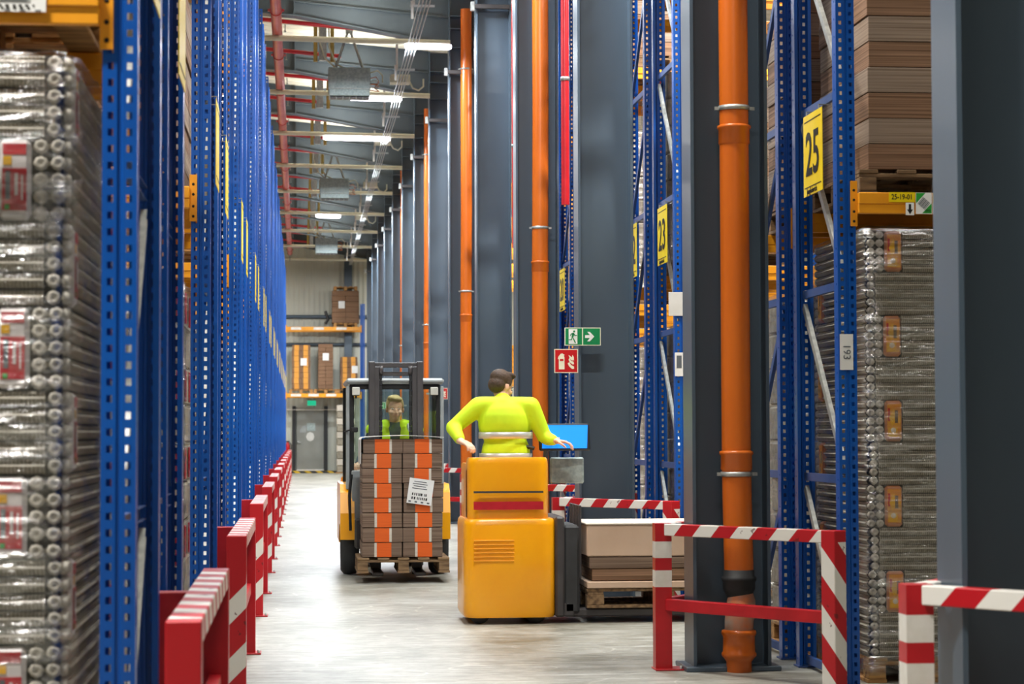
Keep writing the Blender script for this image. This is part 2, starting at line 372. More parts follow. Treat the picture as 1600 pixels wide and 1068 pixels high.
# roof deck: sheet slopes up 8 % towards the left, with raised ribs as geometry near the aisle
def zr(x): return 8.42-(x-2.3)*.085
mb = MB(); mb.add([(-30, -14, zr(-30)), (30, -14, zr(30)), (30, 86, zr(30)), (-30, 86, zr(-30)), (-30, -14, zr(-30)+.2), (30, -14, zr(30)+.2), (30, 86, zr(30)+.2), (-30, 86, zr(-30)+.2)],
       [(0, 1, 2, 3), (7, 6, 5, 4), (0, 4, 5, 1), (1, 5, 6, 2), (2, 6, 7, 3), (3, 7, 4, 0)], 'deck')
ceil = mb.obj('ceiling'); struct(ceil)
rb = MB(); rb.add([(-4, -.09, zr(-4)-.045), (8, -.09, zr(8)-.045), (8, .09, zr(8)-.045), (-4, .09, zr(-4)-.045), (-4, -.13, zr(-4)), (8, -.13, zr(8)), (8, .13, zr(8)), (-4, .13, zr(-4))],
       [(0, 3, 2, 1), (0, 1, 5, 4), (2, 3, 7, 6), (1, 2, 6, 5), (3, 0, 4, 7)], 'deck')
rbm = rb.mesh('deck_rib')
for k in range(146):
    inst('deck_rib', rbm, ceil, (0, 28+k*.34, 0))

# ---- steel columns with the roof girders that they carry
def col_mesh(d, Hc):
    return (MB().box((.01, .15, Hc/2), (.02, .30, Hc), 'steel').mesh('flange'),
            MB().box((XCW/2, .16, Hc/2), (XCW-.04, .014, Hc), 'steel').mesh('web'),
            MB().box((XCW/2, .15, .015), (XCW+.1, .4, .03), 'steel', .005).mesh('base_plate'),
            MB().box((XCW/2, .075, 0), (XCW-.04, .15, .014), 'steel').mesh('stiffener'))
HC = 8.36
fm, wm, bm_, sm_ = col_mesh(0, HC)
railm = MB().box((XCW/2-.05, .03, 0), (XCW+.06, .05, .06), 'darkgrey', .006).box((-.05, .03, .0), (.05, .06, .12), 'galv').mesh('clamp_rail')
ribtxt = 'grey steel column on the right of the aisle, %s to the camera'
for i in range(0, 14):
    y = YC0+SPC*i
    t = thing('steel_column', ribtxt % nth(i), 'column', (XC, y, 0), 0, 'steel columns along the aisle')
    inst('flange', fm, t); inst('flange', fm, t, (XCW-.02, 0, 0)); inst('web', wm, t); inst('base_plate', bm_, t)
    for z in (8.0, 7.8, 7.5): inst('stiffener', sm_, t, (0, 0, z))
    if i >= 3: inst('clamp_rail', railm, t, (0, -.06, 7.1))
for k_, i in enumerate(range(4, 14)):
    y = YC0+SPC*i+.15
    g = thing('roof_girder', 'tapered grey roof girder running left over the aisle, %s to the camera' % nth(k_), 'girder', (0, y, 0), 0, 'roof girders')
    def zb(x): return 7.54+(XC-x)*.178 if x > -.1 else 7.97+(-.1-x)*.06
    for nm, x0, x1 in (('web_plate', -.1, XC), ('web_plate', -9, -.1)):
        MB().prism([(x0, zb(x0)), (x1, zb(x1)), (x1, zr(x1)-.02), (x0, zr(x0)-.02)], .014, 'girder', 'xz', (0, -.007, 0)).obj(nm, g)
    for x0, x1 in ((-.1, XC), (-9, -.1)):
        MB().prism([(x0, zb(x0)), (x1, zb(x1)), (x1, zb(x1)+.02), (x0, zb(x0)+.02)], .26, 'girder', 'xz', (0, -.13, 0)).obj('lower_flange', g)
    MB().prism([(-9, zr(-9)-.03), (XC, zr(XC)-.03), (XC, zr(XC)-.005), (-9, zr(-9)-.005)], .26, 'girder', 'xz', (0, -.13, 0)).obj('upper_flange', g)
    MB().box((-.1, 0, 8.26), (.02, .24, .55), 'girder').obj('stiffener', g)
    # lighter fillet line where the haunch starts
    MB().prism([(-.1, 8.2), (XC, 7.98), (XC, 8.0), (-.1, 8.22)], .05, 'girder', 'xz', (0, -.06, 0)).obj('haunch_seam', g)

# ---- orange drain pipes in every second column
def drain(i):
    y = YC0+SPC*i-.03; x = XC+.27-.0*i
    r = .088 if i < 7 else .066
    t = thing('drain_pipe', 'orange plastic drain pipe %s' % ('nearest to the camera, with a black rubber coupling low down' if i == 1 else 'in a steel column, %s to camera' % nth((i-1)//2)), 'pipe', (x, y, 0), 0, 'orange drain pipes')
    top = 8.1
    if i == 1:
        MB().tube([(0, 0, .6), (-.01, 0, 1.2), (-.01, 0, 3.25), (-.02, 0, top)], r-.001, 'pipe', 28).obj('pipe', t)
        MB().lathe([(r+.004, .48), (r+.008, .49), (r+.008, .53), (r+.016, .54), (r+.016, .56), (r+.004, .565), (r+.003, .6), (r-.002, .603)], 'rubber', 'z', 28).lathe([(r-.03, .42), (r+.004, .48)], 'rubber', 'z', 28).obj('rubber_coupling', t)
        MB().tube([(.01, 0, .47), (.012, -.005, .42), (.005, -.02, .36), (-.004, -.02, .30), (-.005, -.01, .22)], [.07, .084, .088, .086, .084], 'pipe_dirty', 24).obj('bend', t)
        MB().lathe([(.086, .25), (.1, .245), (.105, .23), (.1, .215), (.095, .21), (.095, .12), (.103, .11), (.103, .095), (.09, .08), (.075, .06), (.075, 0)], 'pipe', 'z', 28, (-.005, -.01, 0)).obj('ground_socket', t)
        coll, clamps = [3.2, 1.25], [3.36, 1.17]
    else:
        MB().tube([(0, 0, 0.02), (-.015, 0, 1.5), (-.012, 0, 3.2), (0, 0, 5), (0, 0, top)], r, 'pipe', 20).obj('pipe', t)
        coll = [3.22, .4]; clamps = [3.64, 7.15]
    for z in coll:
        MB().lathe([(r, z+.06), (r+.012, z+.055), (r+.014, z+.04), (r+.005, z+.03), (r+.006, z-.05), (r, z-.06)], 'pipe', 'z', 24, (-.01, 0, 0)).obj('joint_collar', t)
    for z in clamps:
        MB().lathe([(r+.001, z-.014), (r+.006, z-.014), (r+.006, z+.014), (r+.001, z+.014)], 'galv', 'z', 24, (-.01, 0, 0)).box((-r-.022, 0, z), (.035, .012, .02), 'galv').box((r+.01, 0, z), (.035, .012, .02), 'galv').obj('clamp_ring', t)
    return t
for i in (1, 3, 5, 7, 9, 11, 13): drain(i)
dt = thing('pipe_label', 'small white label on the third orange drain pipe with black mark', 'label', (2.66, YC0+SPC*7-.12, 5.9))
box('label_plate', (-.0, -.0, 0), (.07, .006, .45), 'paper', dt); box('black_mark', (.0, -.004, -.17), (.04, .003, .05), 'ink', dt)

# ================================================================== racks
HT = 6.86
def sheet(mb, xs, yf, zs, solid, t, m, T=None):
    """perforated sheet in the xz plane, y = yf(x); solid(i,k) says which cells stay"""
    nx, nz = len(xs)-1, len(zs)-1
    V = {}; vs = []; fs = []
    def vid(i, k, b):
        q = (i, k, b)
        if q not in V: V[q] = len(vs); vs.append((xs[i], yf(xs[i])+(t if b else 0), zs[k]))
        return V[q]
    for i in range(nx):
        for k in range(nz):
            if not solid(i, k): continue
            fs.append((vid(i, k, 0), vid(i+1, k, 0), vid(i+1, k+1, 0), vid(i, k+1, 0)))
            fs.append((vid(i, k, 1), vid(i, k+1, 1), vid(i+1, k+1, 1), vid(i+1, k, 1)))
            for (di, dk, a, b) in ((-1, 0, (i, k), (i, k+1)), (1, 0, (i+1, k+1), (i+1, k)), (0, -1, (i+1, k), (i, k)), (0, 1, (i, k+1), (i+1, k+1))):
                u, v = i+di, k+dk
                if u < 0 or v < 0 or u >= nx or v >= nz or not solid(u, v):
                    fs.append((vid(*a, 0), vid(*a, 1), vid(*b, 1), vid(*b, 0)))
    mb.add(vs, fs, m, False, T)
def upright_mesh():
    mb = MB(); P = .05; n = int(HT/P)
    zs = [0]
    for k in range(n): zs += [k*P+.014, k*P+.036]
    zs.append(HT)
    xs = [-.052, -.037, -.02, -.009, -.006, .006, .009, .02, .037, .052]
    sheet(mb, xs, lambda x: .007 if abs(x) < .008 else 0, zs, lambda i, k: not (i in (1, 7) and k % 2 == 1 and 0 < k < 2*n), .0025, 'blue')
    zf = [0]
    for k in range(int(HT/.1)): zf += [k*.1+.044, k*.1+.056]
    zf.append(HT)
    for sx in (-1, 1):
        T = Matrix.Translation((sx*.0505, 0, 0)) @ Matrix.Rotation(pi/2, 4, 'Z')
        sheet(mb, [.002, .03, .042, .088], lambda x: 0, zf, lambda i, k: not (i == 1 and k % 2 == 1), .0025, 'blue', T)
        mb.box((sx*.042, .089, HT/2), (.02, .003, HT), 'blue')
    return mb.mesh('upright')
UP = upright_mesh()
BAY = 2.75
def brace_obj(name, a, b, m, parent, wd=.045, t=.022, me={}):
    """c-section brace between two points in a frame plane (x const)"""
    key = (round((b[1]-a[1]), 3), round(b[2]-a[2], 3), m)
    if key not in me:
        dy, dz = b[1]-a[1], b[2]-a[2]; L = math.hypot(dy, dz); T = Matrix.Rotation(math.atan2(dz, dy), 4, 'X')
        mb = MB(); mb.box((0, L/2, 0), (t, L, .003), m, 0, T @ Matrix.Translation((0, 0, wd/2)))
        mb.box((0, L/2, 0), (t, L, .003), m, 0, T @ Matrix.Translation((0, 0, -wd/2))); mb.box((-t/2, L/2, 0), (.003, L, wd), m, 0, T)
        me[key] = mb.mesh(name)
    return inst(name, me[key], parent, a)
FRD = 1.11
def frame(parent, x, y, flip, mdiag):
    """two uprights and bracing; x = centre of frame, y = face of the first upright"""
    inst('upright', UP, parent, (x, y, 0)); inst('upright', UP, parent, (x, y+FRD, 0), (0, 0, pi))
    for k in range(2): inst('foot_plate', FOOT, parent, (x, y+(.05 if k == 0 else FRD-.05), 0))
    for k in range(7):
        z = .05+1.1*k
        brace_obj('horizontal_brace', (x, y+.09, z), (x, y+FRD-.09, z), 'brace_blue', parent)
        if k < 6:
            a, b = (z+.07, z+1.03) if not flip else (z+1.03, z+.07)
            brace_obj('diagonal_brace', (x, y+.09, a), (x, y+FRD-.09, b), mdiag, parent)
FOOT = MB().box((0, 0, .005), (.13, .14, .01), 'brace_blue', .002).mesh('foot_plate')
BEAM = MB().box((BAY/2, 0, 0), (BAY-.12, .045, .065), 'orange_beam', .004, Matrix.Translation((0, 0, .028))).box((BAY/2, .003, -.03), (BAY-.12, .035, .055), 'orange_beam', .004).mesh('load_beam')
cm = MB().box((0, -.0045, 0), (.04, .005, .255), 'orange_beam', .001).box((.018, .02, 0), (.005, .05, .255), 'orange_beam', .001)
for z in (-.1, -.045, .02, .075): cm.lathe([(0.0001, -.008), (.008, -.008), (.008, -.006)], 'hole', 'y', 8, (0, 0, z))
CONN = cm.mesh('beam_connector')
LEV = (2.70, 5.2)
def rack_row(side, y, n, idx, bays=2):
    """double-sided rack block, end frames at x; side -1 runs left, +1 runs right"""
    x0 = -.54 if side < 0 else 3.055
    s = 'left' if side < 0 else 'right'
    t = thing('pallet_rack', 'blue perforated pallet rack block %s of the aisle, %s to camera' % (s, nth(n)), 'rack', (x0, y, 0), 0, 'pallet racks on the '+s)
    for b in range(bays):
        xb = side*BAY*b
        frame(t, xb, 0, False if True else True, 'galv'); frame(t, xb, 1.48, True, 'brace_blue')
    for z in LEV:
        for yy, f in ((-.024, 0), (FRD+.024, pi), (1.48-.024, 0), (1.48+FRD+.024, pi)):
            if side > 0: o = inst('load_beam', BEAM, t, (0, yy, z)) if f == 0 else inst('load_beam', BEAM, t, (BAY, yy, z), (0, 0, pi))
            else: o = inst('load_beam', BEAM, t, (-BAY, yy, z)) if f == 0 else inst('load_beam', BEAM, t, (0, yy, z), (0, 0, pi))
            # connectors sit on the upright faces
            ends = (.04, BAY-.04)
            for q, e in enumerate(ends):
                c = inst('beam_connector', CONN, o, (e, .018, .0))
                if q: c.scale = (-1, 1, 1)
    return t
YL = [6.52+5.27*i for i in range(13)]
YR = [11.82+5.27*i for i in range(12)]
RACKL = [rack_row(-1, y, i, i, 2 if i < 4 else 1) for i, y in enumerate(YL)]
RACKR = [rack_row(1, y, i, i, 2 if i < 5 else 1) for i, y in enumerate(YR)]

# ---- yellow row-number plates on the end frames
PLATE = MB().box((0, 0, 0), (.46, .004, .48), 'yellowsign', .001).mesh('plate')
RIM = MB().box((0, -.003, .2), (.40, .001, .006), 'ink').box((0, -.003, -.19), (.40, .001, .006), 'ink').mesh('rim_line')
TXT = {}
def row_sign(num, x, y, side, where):
    lab = 'yellow row plate reading %d, %s' % (num, where) if num else 'yellow row plate on the '+where
    t = thing('row_sign', lab, 'sign', (x, y, 3.05), 0, 'yellow row plates')
    t.rotation_euler = (0, 0, -pi/2 if side > 0 else pi/2)
    inst('plate', PLATE, t); inst('rim_line', RIM, t)
    if 'hk' not in TXT: TXT['hk'] = MB().box((-.15, .035, .262), (.02, .075, .004), 'galv').box((-.15, .0, .25), (.02, .004, .03), 'galv').box((.15, .035, .262), (.02, .075, .004), 'galv').box((.15, 0, .25), (.02, .004, .03), 'galv').mesh('hook')
    inst('hook', TXT['hk'], t)
    if not num: return
    if num not in TXT: TXT[num] = text_mesh(str(num), .36, 'ink', .001, .004, .95)
    inst('number', TXT[num], t, (0, -.004, -.01))
    if 'mk' not in TXT: TXT['mk'] = text_mesh('Jungheinrich', .05, 'ink', .001)
    inst('maker_mark', TXT['mk'], t, (-.02, -.004, -.215))
for i, y in enumerate(YR[:6]):
    row_sign(25-2*i, 2.985, y+.49, 1, 'front half of the right rack block %s to camera' % nth(i)); row_sign(24-2*i, 2.985, y+1.48+.6, 1, 'rear half of the right rack block %s to camera' % nth(i))
for i, y in enumerate(YL):
    row_sign(None, -.47, y+.5, -1, 'front half of the left rack block %s to camera' % nth(i)); row_sign(None, -.47, y+1.48+.6, -1, 'rear half of the left rack block %s to camera' % nth(i))

# ================================================================== pallets and loads
PB = {}
def pallet_meshes(m, W=.8, D=1.2):
    k = (m, W, D)
    if k not in PB:
        PB[k] = dict(top=MB().box((0, 0, 0), (.11, D, .022), m, .003).mesh('deck_board'), cross=MB().box((0, 0, 0), (W, .12, .022), m, .003).mesh('stringer_board'),
                     bot=MB().box((0, 0, 0), (.11, D, .022), m, .003).mesh('bottom_board'), block=MB().box((0, 0, 0), (.1, .13, .078), m, .004).mesh('block'))
    return PB[k]
def pallet(loc, label, m='deckboard', W=.8, D=1.2, group='wooden pallets under the loads', rz=0, full=True):
    P = pallet_meshes(m, W, D); t = thing('wooden_pallet', label, 'pallet', loc, rz, group)
    for x in (-W/2+.05, 0, W/2-.05):
        inst('bottom_board', P['bot'], t, (x, 0, .011))
        for y in (-D/2+.065, 0, D/2-.065): inst('block', P['block'], t, (x, y, .061))
    for y in (-D/2+.065, 0, D/2-.065): inst('stringer_board', P['cross'], t, (0, y, .111))
    for k in range(5): inst('deck_board', P['top'], t, (-W/2+.055+k*(W-.11)/4, 0, .133))
    return t
# --- egg carton load ------------------------------------------------
CM = {}
def carton_parts():
    # knob: the cup end of a carton, moulded ring with a dimple
    CM['knob'] = MB().lathe([(.0001, .001), (.006, .001), (.010, -.003), (.016, -.006), (.0205, -.001), (.0232, .008), (.021, .018)], 'carton_light', 'y', 8).box((0, .012, 0), (.05, .006, .014), 'carton').box((0, .012, 0), (.012, .006, .05), 'carton').mesh('carton_cup')
    for nm, L in (('rowA', .585), ('rowB', .735), ('rowAs', .98), ('rowBs', 1.13)):
        mb = MB(); h = .0475; pr = [(-h/2, .012), (-h/2+.006, 0), (-.004, -.008), (.004, -.008), (.006, .0), (h/2-.008, -.003), (h/2, .012)]
        n = 1; vs = []; fs = []
        for e in (0, L): vs += [(e, y, z) for z, y in pr]
        k = len(pr)
        for q in range(k-1): fs.append((q, k+q, k+q+1, q+1))
        mb.add(vs, fs, 'ridge', False)
        mb.add([(0, -.004, -.003), (L, -.004, -.003), (L, -.016, 0), (0, -.016, 0), (L, -.012, .006), (0, -.012, .006)], [(0, 1, 2, 3), (3, 2, 4, 5)], 'carton_light')
        CM[nm] = mb.mesh('carton_row')
carton_parts()
def sleeve_mesh(kind, h):
    """upright labelled pack, front at y=0, rounded edges"""
    w = .098; mb = MB().box((w/2, .02, 0), (w, .06, h-.01), 'label_white' if kind == 'red' else 'label_pink', .014)
    if kind == 'red':
        mb.box((w/2, -.011, h*.36), (w*.72, .002, h*.13), 'label_red').box((w/2, -.011, -h*.12), (w*.76, .002, h*.5), 'label_red')
        mb.box((w*.3, -.0125, -h*.07), (w*.15, .002, h*.34), 'textgrey').box((w*.56, -.0125, -h*.06), (w*.1, .002, h*.26), 'label_white')
        mb.box((w*.74, -.0125, -h*.1), (w*.05, .002, h*.3), 'label_white').box((w*.28, -.0115, h*.22), (w*.26, .002, h*.1), 'label_yellow').box((w*.28, -.0125, -h*.33), (w*.15, .002, h*.06), 'label_green')
    else:
        mb.box((w/2, -.011, .002), (w*.8, .002, h*.78), 'label_orange').box((w*.42, -.0125, -h*.26), (w*.55, .002, h*.22), 'label_yellow')
        mb.prism([(w*.2, .02), (w*.5, .07), (w*.55, .0), (w*.4, -.03)], -.002, 'label_yellow', 'xz', (0, -.012, 0))
        mb.lathe([(.0001, -.0135), (w*.16, -.0135), (w*.17, -.0125)], 'paper', 'y', 10, (w*.45, 0, -h*.22))
        mb.box((w*.64, -.0125, h*.1), (w*.18, .002, h*.3), 'oldwood').box((w*.2, -.0125, h*.15), (w*.12, .002, h*.3), 'signred')
    return mb.mesh('labelled_pack')
def carton_face(t, kind, W, tiers, z0, th, T, first, rowA, rowB, dx=0):
    """one face of the stack; T maps local (u, out, z) with u=0 at the aisle corner"""
    E = T.to_euler(); L = T.translation
    key = 'slv'+kind+str(th)
    if key not in CM: CM[key] = sleeve_mesh(kind, th)
    def put(nm, me, u, d, z): inst(nm, me, t, T @ Vector((u, d, z)), E)
    p = th/5
    for k in range(tiers):
        zc = z0+th*k+th/2; odd = (k+first) % 2; j = random.uniform(-.008, .008)
        if odd:
            for r in range(5):
                for c in (0, 1): put('carton_cup', CM['knob'], .03+.052*c+j, -.002, zc+(r-2)*p)
            put('labelled_pack', CM[key], .112+j, .0, zc)
            for r in range(5): put('carton_row', CM[rowA], .215+j, .006, zc+(r-2)*p)
        else:
            for r in range(5):
                put('carton_cup', CM['knob'], .035+j, 0, zc+(r-2)*p); put('carton_row', CM[rowB], .062+j, .004, zc+(r-2)*p)
def film_mesh(W, D, z0, z1, cx, cy, seed):
    rnd = random.Random(seed); mb = MB(); nu = 44; nv = 34; vs = []; fs = []
    per = []
    for k in range(nu):
        t = k/nu*4; s_ = int(t); u = t-s_
        c = [(-1, -1), (1, -1), (1, 1), (-1, 1)]; a = c[s_]; b = c[(s_+1) % 4]
        per.append((a[0]+(b[0]-a[0])*u, a[1]+(b[1]-a[1])*u))
    for j in range(nv+1):
        z = z0+(z1-z0)*j/nv
        for (a, b) in per:
            o = .028+.012*rnd.random(); cr = .95 if abs(a)*abs(b) > .9 else 1
            vs.append((cx+a*(W/2+o)*cr, cy+b*(D/2+o)*cr, z+rnd.uniform(-.01, .01)))
    for j in range(nv):
        for k in range(nu): fs.append((j*nu+k, j*nu+(k+1) % nu, (j+1)*nu+(k+1) % nu, (j+1)*nu+k))
    b0 = len(vs)
    for (sc, dz) in ((.9, .03), (.5, .045), (.0, .05)):
        for (a, b) in per: vs.append((cx+a*W/2*sc, cy+b*D/2*sc, z1+dz+rnd.uniform(-.006, .006)))
    for j in range(3):
        r0 = nv*nu+j*nu
        for k in range(nu): fs.append((r0+k, r0+(k+1) % nu, r0+nu+(k+1) % nu, r0+nu+k))
    mb.add(vs, fs, 'film', True); return mb.mesh('stretch_film')
def egg_load(x, y, side, kind, tiers, th, zb, label, first, W=.8, D=1.2, seed=1, group='shrink-wrapped egg carton loads'):
    """x: aisle-side edge of the load, y: front face, side -1 extends left"""
    t = thing('egg_carton_load', label, 'pallet load', (x, y, zb), 0, group)
    cx = side*W/2
    box('core_cartons', (cx, D/2, th*tiers/2), (W-.03, D-.03, th*tiers), 'carton_gap_shade', t)
    box('slip_sheet', (cx, D/2, -.004), (W-.01, D-.01, .008), 'carton', t)
    if side > 0:
        T = Matrix.Identity(4)
        Ts = Matrix.Translation((0, 0, 0)) @ Matrix.Rotation(-pi/2, 4, 'Z') @ Matrix.Scale(1, 4)
        # left side face looks to -x: u runs along +y mirrored -> start from the far end
        Ts = Matrix.Translation((0, D, 0)) @ Matrix.Rotation(-pi/2, 4, 'Z')
    else:
        T = Matrix.Translation((-W, 0, 0)); Ts = Matrix.Rotation(pi/2, 4, 'Z')
    # front face (faces -y)
    if side > 0: carton_face(t, kind, W, tiers, 0, th, T, first, 'rowA', 'rowB')
    else: carton_face_m(t, kind, W, tiers, 0, th, first)
    if side > 0: carton_face(t, kind, D, tiers, 0, th, Ts, first+1, 'rowAs', 'rowBs')
    else: carton_face(t, kind, D, tiers, 0, th, Ts, first+1, 'rowAs', 'rowBs')
    inst('stretch_film', film_mesh(W, D, -.1, th*tiers, cx, D/2, seed), t)
    return t
def carton_face_m(t, kind, W, tiers, z0, th, first):
    """front face mirrored: cups at the right-hand corner (x=0), rows run to the left"""
    key = 'slv'+kind+str(th)
    if key not in CM: CM[key] = sleeve_mesh(kind, th)
    p = th/5
    for k in range(tiers):
        zc = z0+th*k+th/2; odd = (k+first) % 2; j = random.uniform(-.008, .008)
        if odd:
            for r in range(5):
                for c in (0, 1): inst('carton_cup', CM['knob'], t, (-.03-.052*c+j, -.002, zc+(r-2)*p))
                inst('carton_row', CM['rowA'], t, (-.8+j, .006, zc+(r-2)*p))
            inst('labelled_pack', CM[key], t, (-.112-.098+j, 0, zc))
        else:
            for r in range(5):
                inst('carton_cup', CM['knob'], t, (-.035+j, 0, zc+(r-2)*p)); inst('carton_row', CM['rowB'], t, (-.8+j, .004, zc+(r-2)*p))
# near left, near right and those seen between the frames
pallet((-.71-.4, 6.70+.6, 0), 'wooden pallet under the red-labelled egg carton load at left')
box_ = box('slip_sheet_stack', (-1.11, 7.3, .2), (.78, 1.18, .108), 'carton'); tag(box_, 'grey board packing between the left pallet and its egg cartons', 'packing')
egg_load(-.712, 6.70, -1, 'red', 9, .2585, .262, 'film-wrapped stack of egg cartons with red labels on the ground at left', 0, seed=3)
pallet((3.20+.4, 11.98+.6, 0), 'wooden pallet under the orange-labelled egg carton load at right')
egg_load(3.20, 11.98, 1, 'orange', 10, .2415, .152, 'film-wrapped stack of egg cartons with orange labels on the ground at right', 0, seed=4)
def simple_load(x, y, z, n, side, kind, label, W=.8, D=1.2, group='film-wrapped loads deeper in the racks'):
    t = thing('wrapped_load', label, 'pallet load', (x, y, z), 0, group); cx = side*W/2
    for k in range(n):
        th = .242
        mm = 'carton' if kind != 'brown' else ('board_a', 'board_b')[k % 2]
        box('carton_layer', (cx+random.uniform(-.01, .01), D/2, th*k+th/2), (W-.02, D-.02, th-.012), mm, t, .012)
        if kind != 'brown' and k % 2 == 0:
            u = -.004 if side > 0 else .004
            for q in range(2):
                MB().box((u, .28+q*.5, th*k+th/2), (.012, .1, th*.8), 'label_orange' if kind == 'orange' else 'label_red', .003).obj('labelled_pack', t)
    inst('stretch_film', film_mesh(W, D, 0, n*.242, cx, D/2, int(y*10)), t); return t
def board_stack(x, y, z, n, side, label, h=.147, W=1.0, D=1.15, mats=('board_a', 'board_b'), group='stacks of folded brown board', two=True):
    t = thing('folded_board_stack', label, 'stack', (x, y, z), 0, group)
    for k in range(n):
        j = random.uniform(-.008, .008)
        segs = ((0, W),)
        for a, b in segs:
            box('board_bundle', (side*(a+b)/2+j, D/2, h*k+h/2), (b-a-.006, D-.01, h-.004), mats[k % 2], t, .003)
    return t
pallet((3.16+.5, 11.93+.6, 2.765), 'worn wooden pallet on the orange beam at upper right, yellow sticker on its block', 'oldwood', 1.0, 1.2)
board_stack(3.22, 11.95, 2.912, 9, 1, 'tall stack of folded brown board on the beam at upper right')
stk = MB().box((0, 0, 0), (.05, .003, .035), 'yellowsign').box((.01, -.002, .0), (.02, .002, .02), 'label_green'); o = stk.obj('block_sticker', None, (3.66, 11.925, 2.826)); tag(o, 'crumpled yellow sticker on the worn pallet block', 'sticker')
# second and deeper loads on the right
wh = ['first right-hand rack block', 'second right-hand rack block', 'third right-hand rack block', 'fourth right-hand rack block']
for i in range(4):
    y = YR[i]
    for lv, z in enumerate((0, 2.765, 5.265)):
        for part_, yy in (('front', y+.06), ('rear', y+1.52)):
            if i == 0 and part_ == 'front' and lv < 2: continue
            nm = '%s side of the %s, %s level' % (part_, wh[i], ('floor', 'middle', 'top')[lv])
            pallet((3.2+.4, yy+.62, z), 'wooden pallet on the '+nm, 'oldwood' if lv else 'deckboard')
            if lv == 0: simple_load(3.2, yy+.03, z+.146, 9, 1, 'orange' if i < 2 else 'red', 'film-wrapped cartons on the '+nm)
            elif (i+lv+(part_ == 'rear')) % 3 == 0: simple_load(3.2, yy+.03, z+.146, 7, 1, 'red', 'film-wrapped cartons on the '+nm)
            else: board_stack(3.2, yy+.03, z+.146, 9 if lv == 1 else 8, 1, 'folded brown board on the '+nm)
wl = ['first left-hand rack block', 'second left-hand rack block', 'third left-hand rack block', 'fourth left-hand rack block']
for i in range(4):
    y = YL[i]
    for lv, z in enumerate((0, 2.765, 5.265)):
        for part_, yy in (('front', y+.12), ('rear', y+1.52)):
            if i == 0 and part_ == 'front' and lv == 0: continue
            nm = '%s side of the %s, %s level' % (part_, wl[i], ('floor', 'middle', 'top')[lv])
            pallet((-.71-.4, yy+.62, z), 'wooden pallet on the '+nm, 'deckboard')
            if lv != 1 or i > 1: simple_load(-.72, yy+.03, z+.146, 9 if lv == 0 else 7, -1, 'red', 'film-wrapped cartons on the '+nm)
            else: board_stack(-.72, yy+.03, z+.146, 9, -1, 'folded brown board on the '+nm, W=.8)
# carton loads further left and right in the near bays, to fill the depth behind the first ones
simple_load(4.1, 12.0, .146, 10, 1, 'orange', 'film-wrapped carton load right of the orange-labelled one, mostly behind the nearest column')
pallet((4.5, 12.6, 0), 'wooden pallet mostly hidden behind the nearest column')
simple_load(-1.62, 6.72, .146, 10, -1, 'red', 'film-wrapped carton load left of the red-labelled one at the frame edge')
pallet((-2.02, 7.3, 0), 'wooden pallet at the left frame edge')

# ---- paper labels on things
def paper(name, label, loc, w_, h_, rz=0, lines=True, par=None, ry=0):
    t = thing(name, label, 'label', loc, rz)
    t.rotation_euler = (0, ry, rz)
    box('sheet', (0, 0, 0), (w_, .002, h_), 'paper', t)
    if lines:
        mb = MB()
        for k in range(4): mb.box((-w_*.05, -.002, h_*(.38-.09*k)), (w_*(.5+.1*(k % 2)), .001, h_*.03), 'textgrey')
        for row in (-.12, -.28):
            xx = -w_*.3
            while xx < w_*.3:
                b = random.uniform(.003, .008)*w_/.12; mb.box((xx, -.002, h_*row), (b, .001, h_*.1), 'ink'); xx += b*1.9
        for k in range(4): mb.box((-w_*.38+k*w_*.25, -.002, -h_*.42), (w_*.1, .001, h_*.06), 'textgrey')
        mb.obj('print', t)
    return t
paper('delivery_label', 'white barcode sheet on the orange-labelled egg carton load', (3.74, 11.925, 1.21), .152, .215)
tg = thing('upright_tag', 'white tag taped to the nearest right-hand rack upright', 'label', (3.045, 11.81, 1.866)); box('sheet', (0, 0, 0), (.075, .003, .2), 'paper', tg); inst('print', text_mesh('193', .06, 'textgrey'), tg, (0, -.003, 0), (0, pi/2, 0))
tg = thing('upright_tag', 'white tag taped to the second right-hand rack upright', 'label', (3.03, YR[1]-.01, 1.965)); box('sheet', (0, 0, 0), (.07, .003, .19), 'paper', tg); box('print', (0, -.003, .02), (.04, .001, .1), 'textgrey', tg)
o = box('blank_plate', (0, 0, 0), (.165, .004, .19), 'plate_white', None, .001, (3.03, YR[1]-.012, 2.45)); tag(o, 'blank white square plate on the second right-hand rack upright', 'plate')
